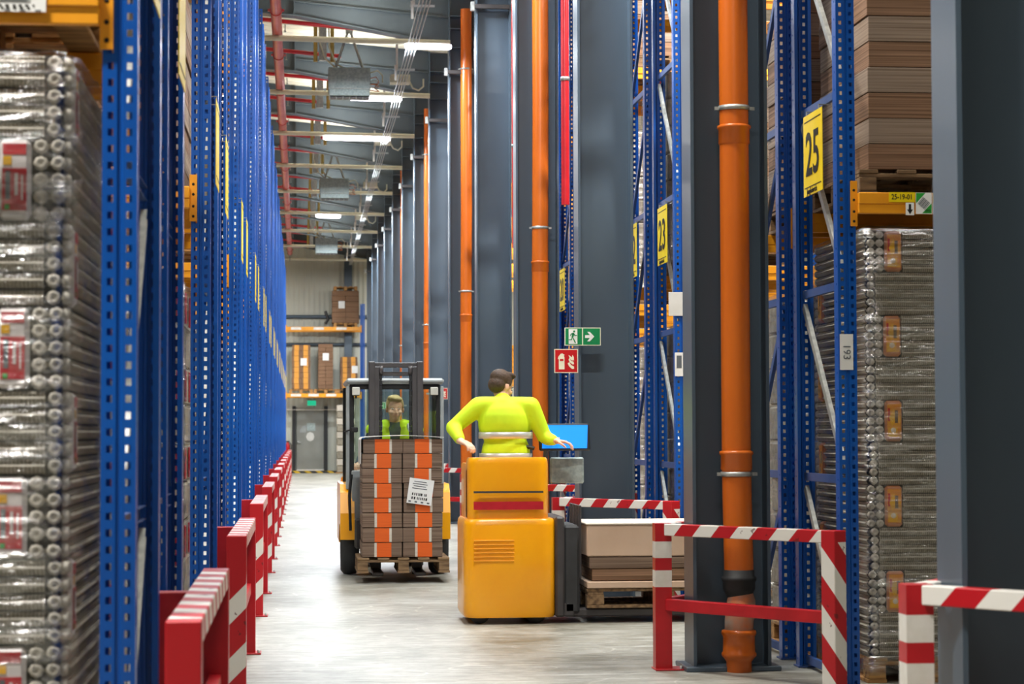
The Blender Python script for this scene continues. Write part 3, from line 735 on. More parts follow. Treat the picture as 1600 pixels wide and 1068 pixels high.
# location label strip on the near right beam, 25-19-01 and the colour codes
ls = thing('location_strip', 'yellow, green and red location label strip on the right beam, reading 25-19-01', 'label', (3.36, 11.768, 2.70))
box('backing', (.0, 0, .034), (.15, .002, .055), 'yellowsign', ls); inst('code_text', text_mesh('25-19-01', .042, 'ink', .0008, .0006, .8), ls, (0, -.002, .034))
box('arrow_plate', (.045, 0, -.032), (.048, .002, .07), 'paper', ls)
MB().prism([(.038, -.005), (.052, -.005), (.052, -.035), (.062, -.035), (.045, -.062), (.028, -.035), (.038, -.035)], -.001, 'ink', 'xz', (0, -.001, 0)).obj('arrow', ls)
for k, (c, n_) in enumerate((('label_green', '393'), ('yellowsign', '193'), ('signred', ''))):
    x = .125+k*.096
    box('colour_card', (x, 0, 0), (.092, .002, .12), 'paper', ls)
    MB().prism([(x-.044, .058), (x+.01, .058), (x-.044, -.0)], -.001, c, 'xz', (0, -.001, 0)).prism([(x+.044, -.056), (x-.01, -.056), (x+.044, 0.0)], -.001, c, 'xz', (0, -.001, 0)).obj('corner_field', ls)
    mb = MB()
    for q in range(7): mb.box((-.024+q*.008, 0, 0), (.003+.002*(q % 2), .001, .05), 'textgrey', 0, Matrix.Translation((x, -.0025, 0)) @ Matrix.Rotation(.7, 4, 'Y'))
    mb.obj('barcode', ls)
    if n_: inst('code_text', text_mesh(n_, .02, 'ink', .0008), ls, (x+.022, -.003, -.042))
o = paper('beam_label', 'white label on the orange beam at upper left', (-.845, 6.47, 2.70), .18, .05); 

# ================================================================== barriers
M['st_y'] = stripes('bands_y', (.5, 1, 1), .30, 0, .48); M['st_x'] = stripes('bands_x', (1, 0, -1), .30, .05, .5)
M['st_post'] = stripes('bands_post', (1, .6, -1), .31, .597, .42, .69); M['st_post2'] = stripes('bands_post2', (-1.1, -1.1, -1), .32, .68+.32, .5, .81)
HB = .874
lp = MB().box((0, 0, HB/2), (.106, .1, HB), 'st_post', .004).mesh('post')
lfar = MB().box((0, 0, HB/2), (.106, .1, HB), 'red', .004).mesh('post')
lrail = MB().box((0, 0, 0), (.104, 2.45-.1, .075), 'st_y', .004).mesh('top_rail')
lrail2 = MB().box((0, 0, 0), (.05, 2.35, .07), 'red', .004).mesh('lower_rail')
lbp = MB().box((0, 0, HB/2-.003), (.11, .08, HB-.006), 'red', .004).mesh('support_post')
fpl = MB().box((0, 0, .005), (.17, .17, .01), 'red', .002).lathe([(.0001, .03), (.009, .03), (.009, .01)], 'galv', 'z', 6, (.07, -.07, 0)).mesh('foot_plate')
for i, y in enumerate(YL):
    y = 6.40+5.27*i if i < 12 else y
    t = thing('rack_barrier', 'straight red and white rack guard rail left of the aisle, %s to camera' % nth(i), 'barrier', (-.339, y, 0), 0, 'guard rails on the left')
    inst('post', lp, t, (0, .02, 0)); inst('post', lfar, t, (0, 2.42, 0)); inst('top_rail', lrail, t, (0, 1.22, HB-.0375)); inst('lower_rail', lrail2, t, (0, 1.22, .42))
    inst('support_post', lbp, t, (-.1085, 1.26, 0))
    for yy in (.02, 2.42): inst('foot_plate', fpl, t, (0.005, yy, 0))
def seg_post(bands, w=.1):
    mb = MB(); z = 0
    for h, m_ in bands: mb.box((0, 0, z+h/2), (w, w, h), m_, 0); z += h
    return mb.mesh('post')
rp = seg_post([(.495, 'red'), (.1, 'white'), (.074, 'red'), (.098, 'white'), (.107, 'red')])
rq = MB().box((0, 0, HB/2), (.1, .1, HB), 'st_post2', .004).mesh('post')
LEG = math.hypot(.78, 1.08)
rr1 = MB().box((0, 0, 0), (LEG-.1, .07, .07), 'st_x', .004).mesh('top_rail'); rr2 = MB().box((0, 0, 0), (LEG-.1, .055, .07), 'red', .004).mesh('lower_rail')
for i in range(-1, 12):
    yc = 12.83+5.25*i; t = thing('corner_barrier', 'V-shaped red and white guard rail right of the aisle, %s to camera' % nth(i+1), 'barrier', (2.165 if i >= 0 else 2.2, yc, 0), 0, 'guard rails on the right')
    inst('post', rp, t, (0, 0, 0)); inst('foot_plate', fpl, t, (.03, 0, 0))
    for s in (-1, 1):
        a = math.atan2(s*1.08, .78); ex, ey = .78, s*1.08
        inst('top_rail', rr1, t, (ex/2, ey/2, HB-.036), (0, 0, a)); inst('lower_rail', rr2, t, (ex/2, ey/2, .39), (0, 0, a))
        inst('post', rq, t, (ex, ey, 0), (0, 0, a))

# ================================================================== safety signs
def exit_icon(o, flip=1):
    mb = MB(); g = 'green'; wh_ = 'paper'
    def px(pts): return [(a*flip, b) for a, b in (pts if flip > 0 else pts[::-1])]
    mb.prism(px([(-.118, -.062), (-.045, -.062), (-.045, .062), (-.118, .062)]), -.001, wh_, 'xz', (0, -.003, 0))
    y = -.0045
    head = [(-.072+.009*cos(a), .043+.009*sin(a)) for a in [k*pi/4 for k in range(8)]]
    mb.prism(px(head), -.001, g, 'xz', (0, y, 0))
    for P in ([(-.088, .03), (-.074, .032), (-.07, .022), (-.082, -.012), (-.094, -.005)], [(-.086, -.012), (-.092, -.03), (-.118, -.03), (-.118, -.024), (-.096, -.022), (-.092, -.004)],
              [(-.085, -.008), (-.075, -.015), (-.058, -.05), (-.062, -.056), (-.068, -.052), (-.082, -.02)], [(-.074, .03), (-.064, .012), (-.048, .014), (-.048, .008), (-.066, .004), (-.078, .02)],
              [(-.088, .03), (-.102, .022), (-.106, .004), (-.1, .004), (-.096, .016), (-.084, .02)]): mb.prism(px(P), -.001, g, 'xz', (0, y, 0))
    mb.obj('running_figure', o)
    MB().prism(px([(.02, -.012), (.06, -.012), (.038, -.04), (.06, -.04), (.098, 0), (.06, .04), (.038, .04), (.06, .012), (.02, .012)]), -.001, wh_, 'xz', (0, -.003, 0)).obj('arrow', o)
def exit_sign(loc, label, flip=1, sc=1, arm=None):
    t = thing('exit_sign', label, 'sign', loc); t.scale = (sc, 1, sc)
    box('panel', (0, 0, 0), (.305, .003, .15), 'signcream', t); box('green_field', (-.0755*flip, -.002, 0), (.14, .001, .138), 'green', t); box('green_field', (.075*flip, -.002, 0), (.143, .001, .138), 'green', t)
    exit_icon(t, flip)
    if arm: box('bracket', arm[0], arm[1], 'galv', t)
def fire_sign(loc, label, sc=1, arm=None):
    t = thing('fire_sign', label, 'sign', loc); t.scale = (sc, 1, sc)
    box('panel', (0, 0, 0), (.2, .003, .2), 'signcream', t); box('red_field', (0, -.002, 0), (.186, .001, .186), 'signred', t)
    MB().prism([(-.062, -.07), (-.014, -.07), (-.014, .03), (-.02, .044), (-.012, .048), (-.018, .056), (-.026, .056), (-.03, .064), (-.046, .06), (-.066, .036), (-.07, .014), (-.062, .018), (-.056, .034), (-.05, .036), (-.062, .026)], -.001, 'signcream', 'xz', (0, -.003, 0)).box((-.038, -.005, .008), (.03, .001, .016), 'signred').obj('extinguisher_mark', t)
    mb = MB()
    for P in ([(.02, .05), (.03, .02), (.052, .0), (.056, .012), (.066, .0), (.064, .034), (.052, .052), (.05, .03)], [(.02, .01), (.03, -.012), (.056, -.03), (.066, -.026), (.062, -.006), (.04, .0), (.03, .03)], [(.012, -.02), (.024, -.045), (.05, -.068), (.066, -.066), (.066, -.046), (.044, -.036), (.03, -.018), (.03, -.008)]):
        mb.prism(P, -.001, 'signcream', 'xz', (0, -.003, 0))
    mb.obj('flame_mark', t)
    if arm: box('bracket', arm[0], arm[1], 'galv', t)
exit_sign((2.352, 17.86, 2.222), 'green exit sign with running figure and right arrow on the third nearest column', arm=((-.06, .025, -.0), (.04, .045, .12)))
fire_sign((2.212, 17.86, 2.018), 'red fire extinguisher sign just below the near green exit sign', arm=((.08, .025, 0), (.04, .045, .12)))
fire_sign((2.55, YC0+SPC*6-.12, 2.13), 'red fire extinguisher sign on a far column, right of the forklift cab', arm=((-.13, .06, 0), (.3, .118, .03)))
exit_sign((1.9, 49.35, 2.05), 'small green exit sign far down the aisle, seen through the forklift cab', -1, arm=((.3, .055, 0), (.45, .1, .03)))

# red vertical sprinkler pipes beside the right racks
for i in (2, 3, 4, 5):
    t = thing('riser_pipe', 'dark red vertical sprinkler drop beside the %s right-hand rack block' % ORD[i], 'pipe', (2.75+.0*i, 22.2+5.27*(i-2), 3.79), 0, 'red sprinkler drops at right')
    MB().tube([(0, 0, 0), (0, 0, 4.6)], .042, 'redpipe', 14).obj('pipe', t); MB().lathe([(.043, 1.3), (.05, 1.3), (.05, 1.34), (.043, 1.34)], 'galv', 'z', 14).obj('clamp_ring', t)

# ================================================================== under the roof
t = thing('sprinkler_main', 'long pale red main pipe running down the aisle under the roof', 'pipe', (-.36, 0, 7.6))
MB().tube([(0, 18, 0), (-.0, 74, 0)], .08, 'redpipe_pale', 18).obj('pipe', t)
for k in range(15):
    y = 20.2+k*3.75; MB().lathe([(.081, y-.03), (.092, y-.03), (.092, y+.03), (.081, y+.03)], 'redpipe_pale', 'y', 18).box((-.105, y, 0), (.03, .05, .03), 'redpipe_pale').box((.105, y, 0), (.03, .05, .03), 'redpipe_pale').obj('coupling', t)
    MB().tube([(0, y+.8, .08), (0, y+.8, .8)], .008, 'galv', 6).obj('hanger_rod', t)
MB().lathe([(.0001, 74.12), (.05, 74.1), (.09, 74.05), (.09, 74)], 'redpipe_pale', 'y', 18).tube([(0, 74.05, -.05), (0, 74.05, -.3)], .02, 'galv', 8).obj('end_cap', t)
for k in range(19):
    y = 29.4+2.62*k; z = 8.03; x1 = (.85, .42)[k % 2] if k % 4 != 3 else .7
    t = thing('sprinkler_branch', 'thin bright red sprinkler branch across the roof, %s' % (nth(k)+' to the camera'), 'pipe', (0, y, z), 0, 'red sprinkler branches under the roof')
    MB().tube([(-6, 0, .5), (x1, 0, -.075)], .035, 'redpipe', 10).obj('pipe', t)
    for q in (-.25, .35): MB().tube([(q, 0, -.03), (q, 0, -.14)], .01, 'wire', 6).lathe([(.022, -.15), (.022, -.14)], 'wire', 'z', 8, (q, 0, 0)).obj('sprinkler_head', t)
LT = [(1.60, 2.32), (.85, 1.80), (.456, 1.815), None, None, (.42, 1.10), None, None, None]
for k in range(9):
    y = 33.0+SPC*k; z = 7.42
    t = thing('lamp_trunking', 'pale lamp rail across the aisle under the roof, %s to the camera' % nth(k), 'lamp', (0, y, z), 0, 'lamp rails')
    MB().tube([(-5, 0, .12), (2.3, 0, .02)], .045, 'cream', 10).obj('rail', t)
    L_ = LT[k] if k < len(LT) else None
    if L_: MB().tube([(L_[0], -.0, -.03), (L_[0]+.05, 0, -.03), (L_[1]-.05, 0, -.04), (L_[1], 0, -.04)], [.03, .052, .052, .03], 'lamp', 12).obj('lamp_tube', t)
# near lamps above the frame, over aisle and cross aisles, giving the light there
k = 0
for i in range(-1, 6):
    y = 1.6+5.25*i; t = thing('ceiling_lamp', 'fluorescent lamp above the frame over the aisle, %s to camera' % nth(i+1), 'lamp', (1.2, y, 7.42), 0, 'lamps above the frame')
    MB().tube([(-.75, 0, 0), (.75, 0, 0)], .045, 'lamp', 10).obj('lamp_tube', t); MB().box((0, 0, .07), (1.6, .1, .05), 'cream').obj('housing', t); MB().tube([(-.5, 0, .09), (-.5, 0, 1.0)], .006, 'wire', 6).obj('hanger', t); MB().tube([(.5, 0, .09), (.5, 0, .92)], .006, 'wire', 6).obj('hanger', t)
# unit heaters
for k, y in enumerate((36.0, 51.7, 67.5)):
    t = thing('unit_heater', 'galvanised heater box hung on an A-frame under the roof, %s to the camera' % nth(k), 'heater', (.81, y, 7.0), 0, 'hanging heaters')
    MB().box((0, 0, .33), (.70, .5, .36), 'heater', .01).obj('casing', t)
    MB().box((0, -.02, .09), (.68, .5, .12), 'heater', .01).box((0, -.255, .155), (.7, .02, .012), 'galv').obj('outlet_hood', t)
    for q in range(6): MB().box((-.27+q*.11, -.15, .005), (.09, .2, .015), 'darkgrey', .002, None).obj('louvre', t)
    for s in (-1, 1): MB().tube([(s*.24, 0, .5), (s*.02, 0, 1.15)], .022, 'galv', 8).obj('hanger_strut', t)
    MB().box((0, 0, 1.2), (.12, .08, .16), 'galv', .005).obj('hanger_head', t)
    MB().tube([(-.2, 0, .52), (-.4, .05, .7), (-.5, .05, 1.0), (-.5, 0, 1.25)], .014, 'cream', 8).obj('supply_hose', t)
    MB().tube([(.0, .1, .52), (-.22, .1, .62), (-.33, .1, .9), (-.34, .1, 1.25)], .014, 'cream', 8).obj('supply_hose', t)
    mb = MB()
    for q in range(5): mb.tube([(.35, -.05, .36-.05*q), (.45, -.08, .38-.06*q), (.5, -.06, .3-.04*q), (.42, -.04, .2)], .008, 'galv' if q % 2 else 'pipe', 6)
    mb.tube([(.35, 0, .46), (.48, 0, .5), (.56, 0, .42), (.56, 0, .3)], .012, 'cream', 8); mb.obj('valve_group', t)
# busbar wires with hangers
t = thing('conductor_wires', 'four parallel steel wires running down the aisle under the roof', 'wires', (0, 0, 0))
for q in range(4):
    pts = [(1.62+.055*q, 22, 7.3)]
    for j in range(12): pts.append((1.60+.05*q*(1-.04*j)+.008*j, 22+4.4*(j+1), 7.3-.04*(j % 2)))
    MB().tube(pts, .009, 'wire', 6).obj('wire', t)
for j in range(9):
    y = 29.6+SPC*j; MB().box((1.68, y, 7.33), (.34, .03, .03), 'wire').tube([(1.56, y, 7.33), (1.56, y, 7.9)], .02, 'white', 8).tube([(1.54, y, 7.15), (1.54, y, 7.4)], .022, 'white', 8).obj('hanger', t)
for k in range(5):
    y = 28.9+SPC*k*1.5
    t = thing('junction_box', 'pale junction box with cable loop above the wires, %s to the camera' % nth(k), 'box', (1.7, y, 7.42), 0, 'junction boxes under the roof')
    MB().box((0, 0, .06), (.34, .3, .14), 'cream', .01).obj('casing', t); MB().tube([(.15, 0, .05), (.22, 0, -.08), (.32, 0, -.12), (.4, 0, -.05), (.4, 0, .08)], .016, 'cream', 8).obj('cable_loop', t)
for k in range(8):
    y = 36.2+SPC*k
    t = thing('duct_bundle', 'yellow and grey vertical ducts under the roof, %s to the camera' % nth(k), 'duct', (.05, y, 7.62), 0, 'ducts under the roof')
    MB().box((.32, 0, .42), (.13, .1, .7), 'galv', .005).obj('grey_duct', t)
    for q in (.18, .46): MB().tube([(q+.02, 0, .05), (q+.02, 0, .78)], .035, 'duct_yellow', 10).obj('yellow_pipe', t)

# ================================================================== far end
FY = 76.6
t = thing('wall_rail', 'upper grey horizontal rail on the far wall', 'rail', (0, 77.98, 5.62)); MB().tube([(-3, 0, 0), (4, 0, 0)], .07, 'steel', 10).obj('tube', t); MB().tube([(.9, -.1, .2), (1.0, -.12, -.1), (.9, -.1, -.25)], .05, 'darkgrey', 8).obj('hook', t)
t = thing('wall_rail', 'lower grey horizontal rail on the far wall', 'rail', (0, 77.98, 4.62)); MB().tube([(-3, 0, 0), (4, 0, 0)], .06, 'steel', 10).obj('tube', t)
t = thing('wall_post', 'dark grey steel post on the far wall behind the far rack', 'post', (1.72, 77.9, 0)); MB().box((0, 0, 4.1), (.28, .2, 8.2), 'steel', .01).obj('profile', t)
o = box('door_1', (.36, 77.98, 1.17), (.98, .08, 2.2), 'door', None, .005); struct(o)
MB().lathe([(.0001, -.09), (.05, -.09), (.05, -.04)], 'galv', 'y', 12, (-.07, 77.98, 1.1)).box((-.03, 77.88, 1.1), (.12, .02, .03), 'galv').obj('door_handle', o)
for x in (-.22, .92): struct(box('trim_1' if x < 0 else 'trim_2', (x, 77.95, 1.2), (.13, .16, 2.4), 'black', None, .004))
struct(box('trim_3', (.36, 77.95, .1), (.98, .12, .05), 'white', None, .004))
M['hazard'] = stripes('hazard', (1, 1, 1.4), .4, 0, .45, 9, '#D9AF1C', '#24241E')
th_ = box('hazard_threshold', (.55, 77.6, .04), (1.7, .5, .08), 'hazard', None, .004); tag(th_, 'black and yellow striped threshold in front of the far door', 'threshold')
t = thing('exit_lamp', 'small lit green exit lamp above the far door', 'sign', (.41, 77.98, 2.51)); box('housing', (0, .03, 0), (.34, .08, .22), 'white', t); box('lit_face', (.0, -.015, 0), (.31, .01, .18), 'led', t)
t = thing('tube_light', 'slim white tube light above the far door', 'lamp', (.45, 77.9, 2.27)); MB().tube([(-.95, 0, 0), (.85, 0, 0)], .035, 'white', 8).obj('tube', t)
t = thing('door_notices', 'round and square notices stuck on the far grey door', 'notice', (.36, 77.93, 1.45)); box('square_notice', (.03, 0, .2), (.3, .01, .28), 'heater', t); MB().prism([(.15*cos(a*pi/4), .17*sin(a*pi/4)-.15) for a in range(8)], -.01, 'plate_white', 'xz').obj('octagon_notice', t); MB().prism([(-.38, 0), (-.15, 0), (-.15, .26), (-.28, .22), (-.36, .1)], -.01, 'cabgrey', 'xz').obj('arched_notice', t)
t = thing('fire_extinguisher', 'dark fire extinguisher hanging by the far wall at left', 'extinguisher', (-.45, 77.97, .85)); MB().lathe([(.0001, -.25), (.08, -.24), (.08, .15), (.04, .22), (.02, .26)], 'signred', 'z', 12).obj('cylinder', t); MB().box((0, 0, .28), (.12, .04, .04), 'black').tube([(.05, 0, .28), (.14, -.02, .15), (.12, -.02, -.1)], .014, 'black', 6).obj('hose_and_valve', t)
t = thing('far_rack', 'blue upright with two orange beams across the far end of the aisle', 'rack', (0, FY, 0))
inst('upright', UP, t, (2.2, 0, -.85), None).scale = (1.6, 1, 1); 
for z in (2.76, 5.12):
    b_ = MB().box((.83, -.05, z), (2.66, .06, .14), 'orange_beam', .006).obj('load_beam', t)
    mb = MB()
    for q in range(4 if z < 4 else 3): mb.box((-.15+q*(.62 if z < 4 else .8), -.083, z+.01), (.36, .006, .09), 'white')
    mb.obj('beam_label', b_)
    MB().box((-.5, -.06, z), (.06, .08, .25), 'orange_beam').box((2.14, -.06, z), (.06, .08, .25), 'orange_beam').obj('beam_connector', t)
    MB().box((.83, 1.0, z), (2.66, .06, .14), 'orange_beam', .006).obj('load_beam', t)
inst('upright', UP, t, (-.55, 0, -.85)); inst('upright', UP, t, (2.2, 1.06, -.85), (0, 0, pi))
def strip_stack(x0, x1, y, z, n, h, label, stripe, name='carton_stack', D=.9, cols=2, offs=True, group=None, printm='orange_print', stripes_=True):
    t = thing(name, label, 'stack', ((x0+x1)/2, y, z), 0, group); W = (x1-x0)/cols
    for k in range(n):
        for c in range(cols):
            xa = -((x1-x0)/2)+c*W; j = random.uniform(-.006, .006); hh = h-.004-random.uniform(0, .003)
            mb = MB(); zc = h*k+h/2; body = 'board_dark' if stripe == 'orange' else 'board_a'
            mb.box((xa+W/2+j, D/2, zc), (W-.008, D, hh), body, .004)
            if stripes_:
                if stripe == 'orange':
                    a, b, wa, wb = (.30, .66, .66, .72) if k % 2 else (.37, .73, .31, .37)
                    mb.box((xa+W*(a+b)/2+j, -.001, zc), (W*(b-a), .006, hh-.002), 'orange_print'); mb.box((xa+W*(wa+wb)/2+j, -.001, zc), (W*(wb-wa), .006, hh-.002), 'white_print')
                else: mb.box((xa+W*.5+j, -.001, zc), (W*.5, .006, hh-.002), 'tan_print')
            mb.obj('carton_bundle', t)
            if stripe == 'orange':   # leaves of folded board standing proud at the edges
                pass
    return t
strip_stack(-.30, .36, FY+.05, 2.99, 8, .195, 'tan striped carton stack, left of three on the lower far beam', 'tan', group=None)
strip_stack(.63, 1.16, FY+.05, 2.99, 12, .133, 'plain brown carton stack, middle of three on the lower far beam', 'plain', stripes_=False)
strip_stack(1.42, 2.03, FY+.05, 2.99, 6, .19, 'short tan striped carton stack, right of three on the lower far beam', 'tan')
strip_stack(1.12, 2.08, FY+.05, 5.34, 6, .19, 'brown carton block alone on the upper far beam', 'plain', stripes_=False)
for x, z, nm in ((.03, 2.84, 'left of three on the lower far beam'), (.9, 2.84, 'middle of three on the lower far beam'), (1.72, 2.84, 'right of three on the lower far beam'), (1.6, 5.19, 'alone on the upper far beam'), (1.6, 6.49, 'lying on top of the highest carton block')):
    pallet((x, FY+.5, z), 'wooden pallet '+nm, 'deckboard', .84, 1.0, 'pallets on the far rack')
for x, z, nm in ((.12, 3.95, 'left tan striped'), (.9, 4.13, 'middle plain brown'), (1.93, 3.68, 'short right'), (1.46, 5.98, 'highest brown')):
    o = box('stack_label', (0, 0, 0), (.22, .01, .26), 'paper', None, 0, (x, FY+.03, z)); tag(o, 'white sheet on the %s carton stack at the far end' % nm, 'label')
fw = thing('wrapped_load', 'tall narrow film-wrapped stack on the floor right of the far door', 'pallet load', (1.29, 76.7, 0))
for k in range(10): box('carton_layer', (.32, .4, .24*k+.15), (.62+.02*(k % 2), .8, .225), ('carton', 'white_print')[k % 2], fw, .02)
box('base_board', (.32, .4, .02), (.7, .8, .04), 'deckboard', fw)

# ================================================================== forklift with its load
fk = thing('forklift', 'yellow and grey counterbalance forklift with glazed cab, facing the camera', 'forklift', (.945, 21.42, 0)); fk.scale = (1.015, 1.015, 1.01)
def fb(name, c, d, m, ch=.01, par=fk): return box(name, c, d, m, par, ch)
# mast
for s in (-1, 1):
    mo = MB().box((s*.235, 0, 1.11), (.06, .12, 2.0), 'darkgrey', .008).box((s*.185, .03, 1.09), (.05, .09, 1.94), 'darkgrey', .006).obj('mast_rail', fk)
    ch_ = MB()
    for k in range(36): ch_.box((s*.145, .03, .25+k*.05), (.03 if k % 2 else .026, .03, .049), 'black', .004)
    ch_.obj('lift_chain', fk)
    MB().lathe([(.02, -.02), (.05, -.02), (.05, .02), (.02, .02)], 'darkgrey', 'x', 14, (s*.145, .03, 2.03)).obj('chain_roller', fk)
    MB().tube([(s*.11, .05, .2), (s*.11, .05, 1.3)], .022, 'black', 10).obj('lift_cylinder', fk)
MB().box((0, .03, 2.075), (.46, .06, .05), 'darkgrey', .006).box((0, .06, 1.99), (.34, .03, .04), 'darkgrey', .006).obj('mast_crossbar', fk)
fb('mast_tie', (0, .06, .55), (.4, .05, .1), 'darkgrey')
fb('fork_carriage', (0, -.09, .32), (.62, .05, .34), 'darkgrey')
for s in (-1, 1): MB().box((s*.2, -.13, .24), (.1, .04, .42), 'darkgrey', .006).box((s*.2, -.44, .075), (.1, .66, .035), 'darkgrey', .006).obj('fork', fk)
# chassis
YF = .2
mb = MB()
for s in (-1, 1):
    P = [(YF-.12, .36), (YF-.12, .62), (YF-.06, .82), (YF+.1, .9), (YF+1.5, .9), (YF+1.75, .8), (YF+1.8, .3), (YF+.62, .3), (YF+.55, .5), (YF+.05, .5)]
    mb.prism(P, s*.14, 'truckyellow', 'yz', (s*.40, 0, 0))
mb.obj('side_body', fk)
fb('counterweight', (0, YF+1.65, .62), (1.0, .4, .78), 'truckyellow', .08)
fb('floor_panel', (0, YF+.3, .42), (.8, .9, .3), 'darkgrey', .02)
cp = MB().box((-.29, YF-.06, .79), (.28, .05, .5), 'cabgrey', .012).box((.29, YF-.06, .79), (.28, .05, .5), 'cabgrey', .012)
for (a, b) in ((-.33, .86), (-.27, .84), (-.31, .79), (-.24, .79)): cp.lathe([(.0001, -.03), (.008, -.03), (.008, -.02)], 'ink', 'y', 8, (a, YF-.06, b))
cp.obj('front_panel', fk)
fb('dash', (.02, YF+.02, 1.02), (.66, .22, .1), 'black', .02)
for s in (-1, 1):
    w_ = MB().lathe([(.1, -.09), (.255, -.09), (.29, -.06), (.295, 0), (.29, .06), (.255, .09), (.1, .09)], 'tyre', 'x', 30, (s*.44, YF+.25, .295)).obj('wheel', fk)
    MB().lathe([(.0001, -.08), (.1, -.085), (.15, -.07), (.15, .07), (.1, .085), (.0001, .08)], 'truckyellow', 'x', 20, (s*.44, YF+.25, .295)).obj('hub', w_)
    w_ = MB().lathe([(.1, -.07), (.2, -.07), (.23, -.04), (.23, .04), (.2, .07), (.1, .07)], 'tyre', 'x', 26, (s*.2, YF+1.5, .23)).obj('wheel', fk)
# cab frame
cf = MB()
for s in (-1, 1):
    cf.box((s*.465, YF, 1.36), (.035, .05, 1.02), 'cabgrey', .008); cf.box((s*.425, YF+.02, 1.4), (.045, .04, .98), 'black', .006)
cf.obj('cab_front_pillar', fk)
cf = MB()
for s in (-1, 1): cf.box((s*.465, YF+1.2, 1.38), (.05, .06, 1.0), 'black', .008)
cf.obj('cab_rear_pillar', fk)
MB().box((0, YF+.04, 1.92), (.97, .2, .06), 'cabgrey', .022).box((0, YF+1.2, 1.92), (.97, .16, .06), 'cabgrey', .02).box((-.43, YF+.6, 1.92), (.11, 1.2, .055), 'cabgrey', .02).box((.43, YF+.6, 1.92), (.11, 1.2, .055), 'cabgrey', .02).obj('cab_roof', fk); box('added_roof_glass', (0, YF+.63, 1.925), (.76, 1.02, .006), 'glass', fk)  # roof opened and glass pane added so light reaches the driver
for q in range(4): box('roof_bar', (0, YF+.3+.22*q, 1.91), (.8, .02, .03), 'cabgrey', fk)
MB().box((0, YF+.01, 1.865), (.86, .04, .05), 'black', .006).box((0, YF+.2, 1.87), (.86, .03, .03), 'black', .004).obj('roof_header', fk)
box('windscreen', (0, YF+.0, 1.46), (.82, .008, .80), 'glass', fk); box('rear_window', (0, YF+1.2, 1.46), (.86, .008, .76), 'glass', fk)
for s in (-1, 1): box('side_window', (s*.468, YF+.62, 1.45), (.006, 1.08, .78), 'glass', fk)
for s in (-1, 1): 
    h_ = MB().box((s*.385, YF-.05, 1.82), (.085, .05, .09), 'black', .014).obj('work_lamp', fk); MB().box((s*.385, YF-.078, 1.82), (.075, .012, .078), 'headlamp', .012).obj('lens', h_)
    MB().box((s*.385, YF-.05, 1.765), (.02, .03, .03), 'black').obj('lamp_bracket', fk)
MB().tube([(-.5, YF-.02, 1.42), (-.44, YF-.06, 1.44)], .008, 'black', 6).box((-.4, YF-.07, 1.44), (.07, .02, .05), 'black', .01).obj('mirror', fk)
MB().tube([(-.16+.15*cos(a*pi/12), YF+.28+.05*sin(a*pi/12), 1.1+.14*sin(a*pi/12)) for a in range(25)], .012, 'black', 8).tube([(-.16, YF+.27, 1.1), (-.14, YF+.15, .95)], .02, 'black', 8).box((-.16, YF+.28, 1.1), (.24, .02, .03), 'black', .008).obj('steering_wheel', fk)
MB().box((.0, YF+.95, 1.12), (.46, .1, .52), 'black', .04).box((0, YF+.72, .78), (.46, .45, .12), 'black', .04).obj('seat', fk)
MB().tube([(-.43, YF-.1, 1.0), (-.45, YF-.12, .8), (-.44, YF-.12, .45)], .014, 'black', 8).obj('hydraulic_hose', fk)

pallet((.975, 20.45+.42, .098), 'worn wooden pallet lifted on the forklift forks', 'oldwood', .87, .84, None)
ld = strip_stack(.585, 1.352, 20.47, .246, 8, .140, 'orange and brown folded carton bundles in two columns on the forklift', 'orange', D=.8)
# top sheet and white corner board on that load
t = thing('cover_sheet', 'white cover sheet draped over the top left edge of the forklift load', 'sheet', (.585, 20.45, 1.37))
mb = MB(); P = [(-.012, -.24), (-.012, -.01), (.0, .008), (.15, .018), (.4, .026), (.6, .018), (.775, .006)]
vs = []; 
for (a, b) in P: vs += [(a, -.012, b), (a, .82, b)]
for (a, b) in P: vs += [(a, -.012, b+.005 if b > 0 else b), (a, .82, b+.005 if b > 0 else b)]
n_ = len(P)
for q in range(n_):
    if P[q][1] <= 0: vs[2*n_+2*q] = (P[q][0]-.005, -.012, P[q][1]); vs[2*n_+2*q+1] = (P[q][0]-.005, .82, P[q][1])
fs = [(2*q, 2*q+2, 2*q+3, 2*q+1) for q in range(n_-1)]+[(2*n_+2*q+1, 2*n_+2*q+3, 2*n_+2*q+2, 2*n_+2*q) for q in range(n_-1)]+[(2*q, 2*n_+2*q, 2*n_+2*q+2, 2*q+2) for q in range(n_-1)]+[(0, 1, 2*n_+1, 2*n_)]
mb.add(vs, fs, 'white', False).obj('sheet', t)
pl_ = paper('load_label', 'large tilted white delivery label on the orange and brown cartons', (1.135, 20.44, .865), .235, .24, 0); pl_.rotation_euler = (0, radians(8), 0)

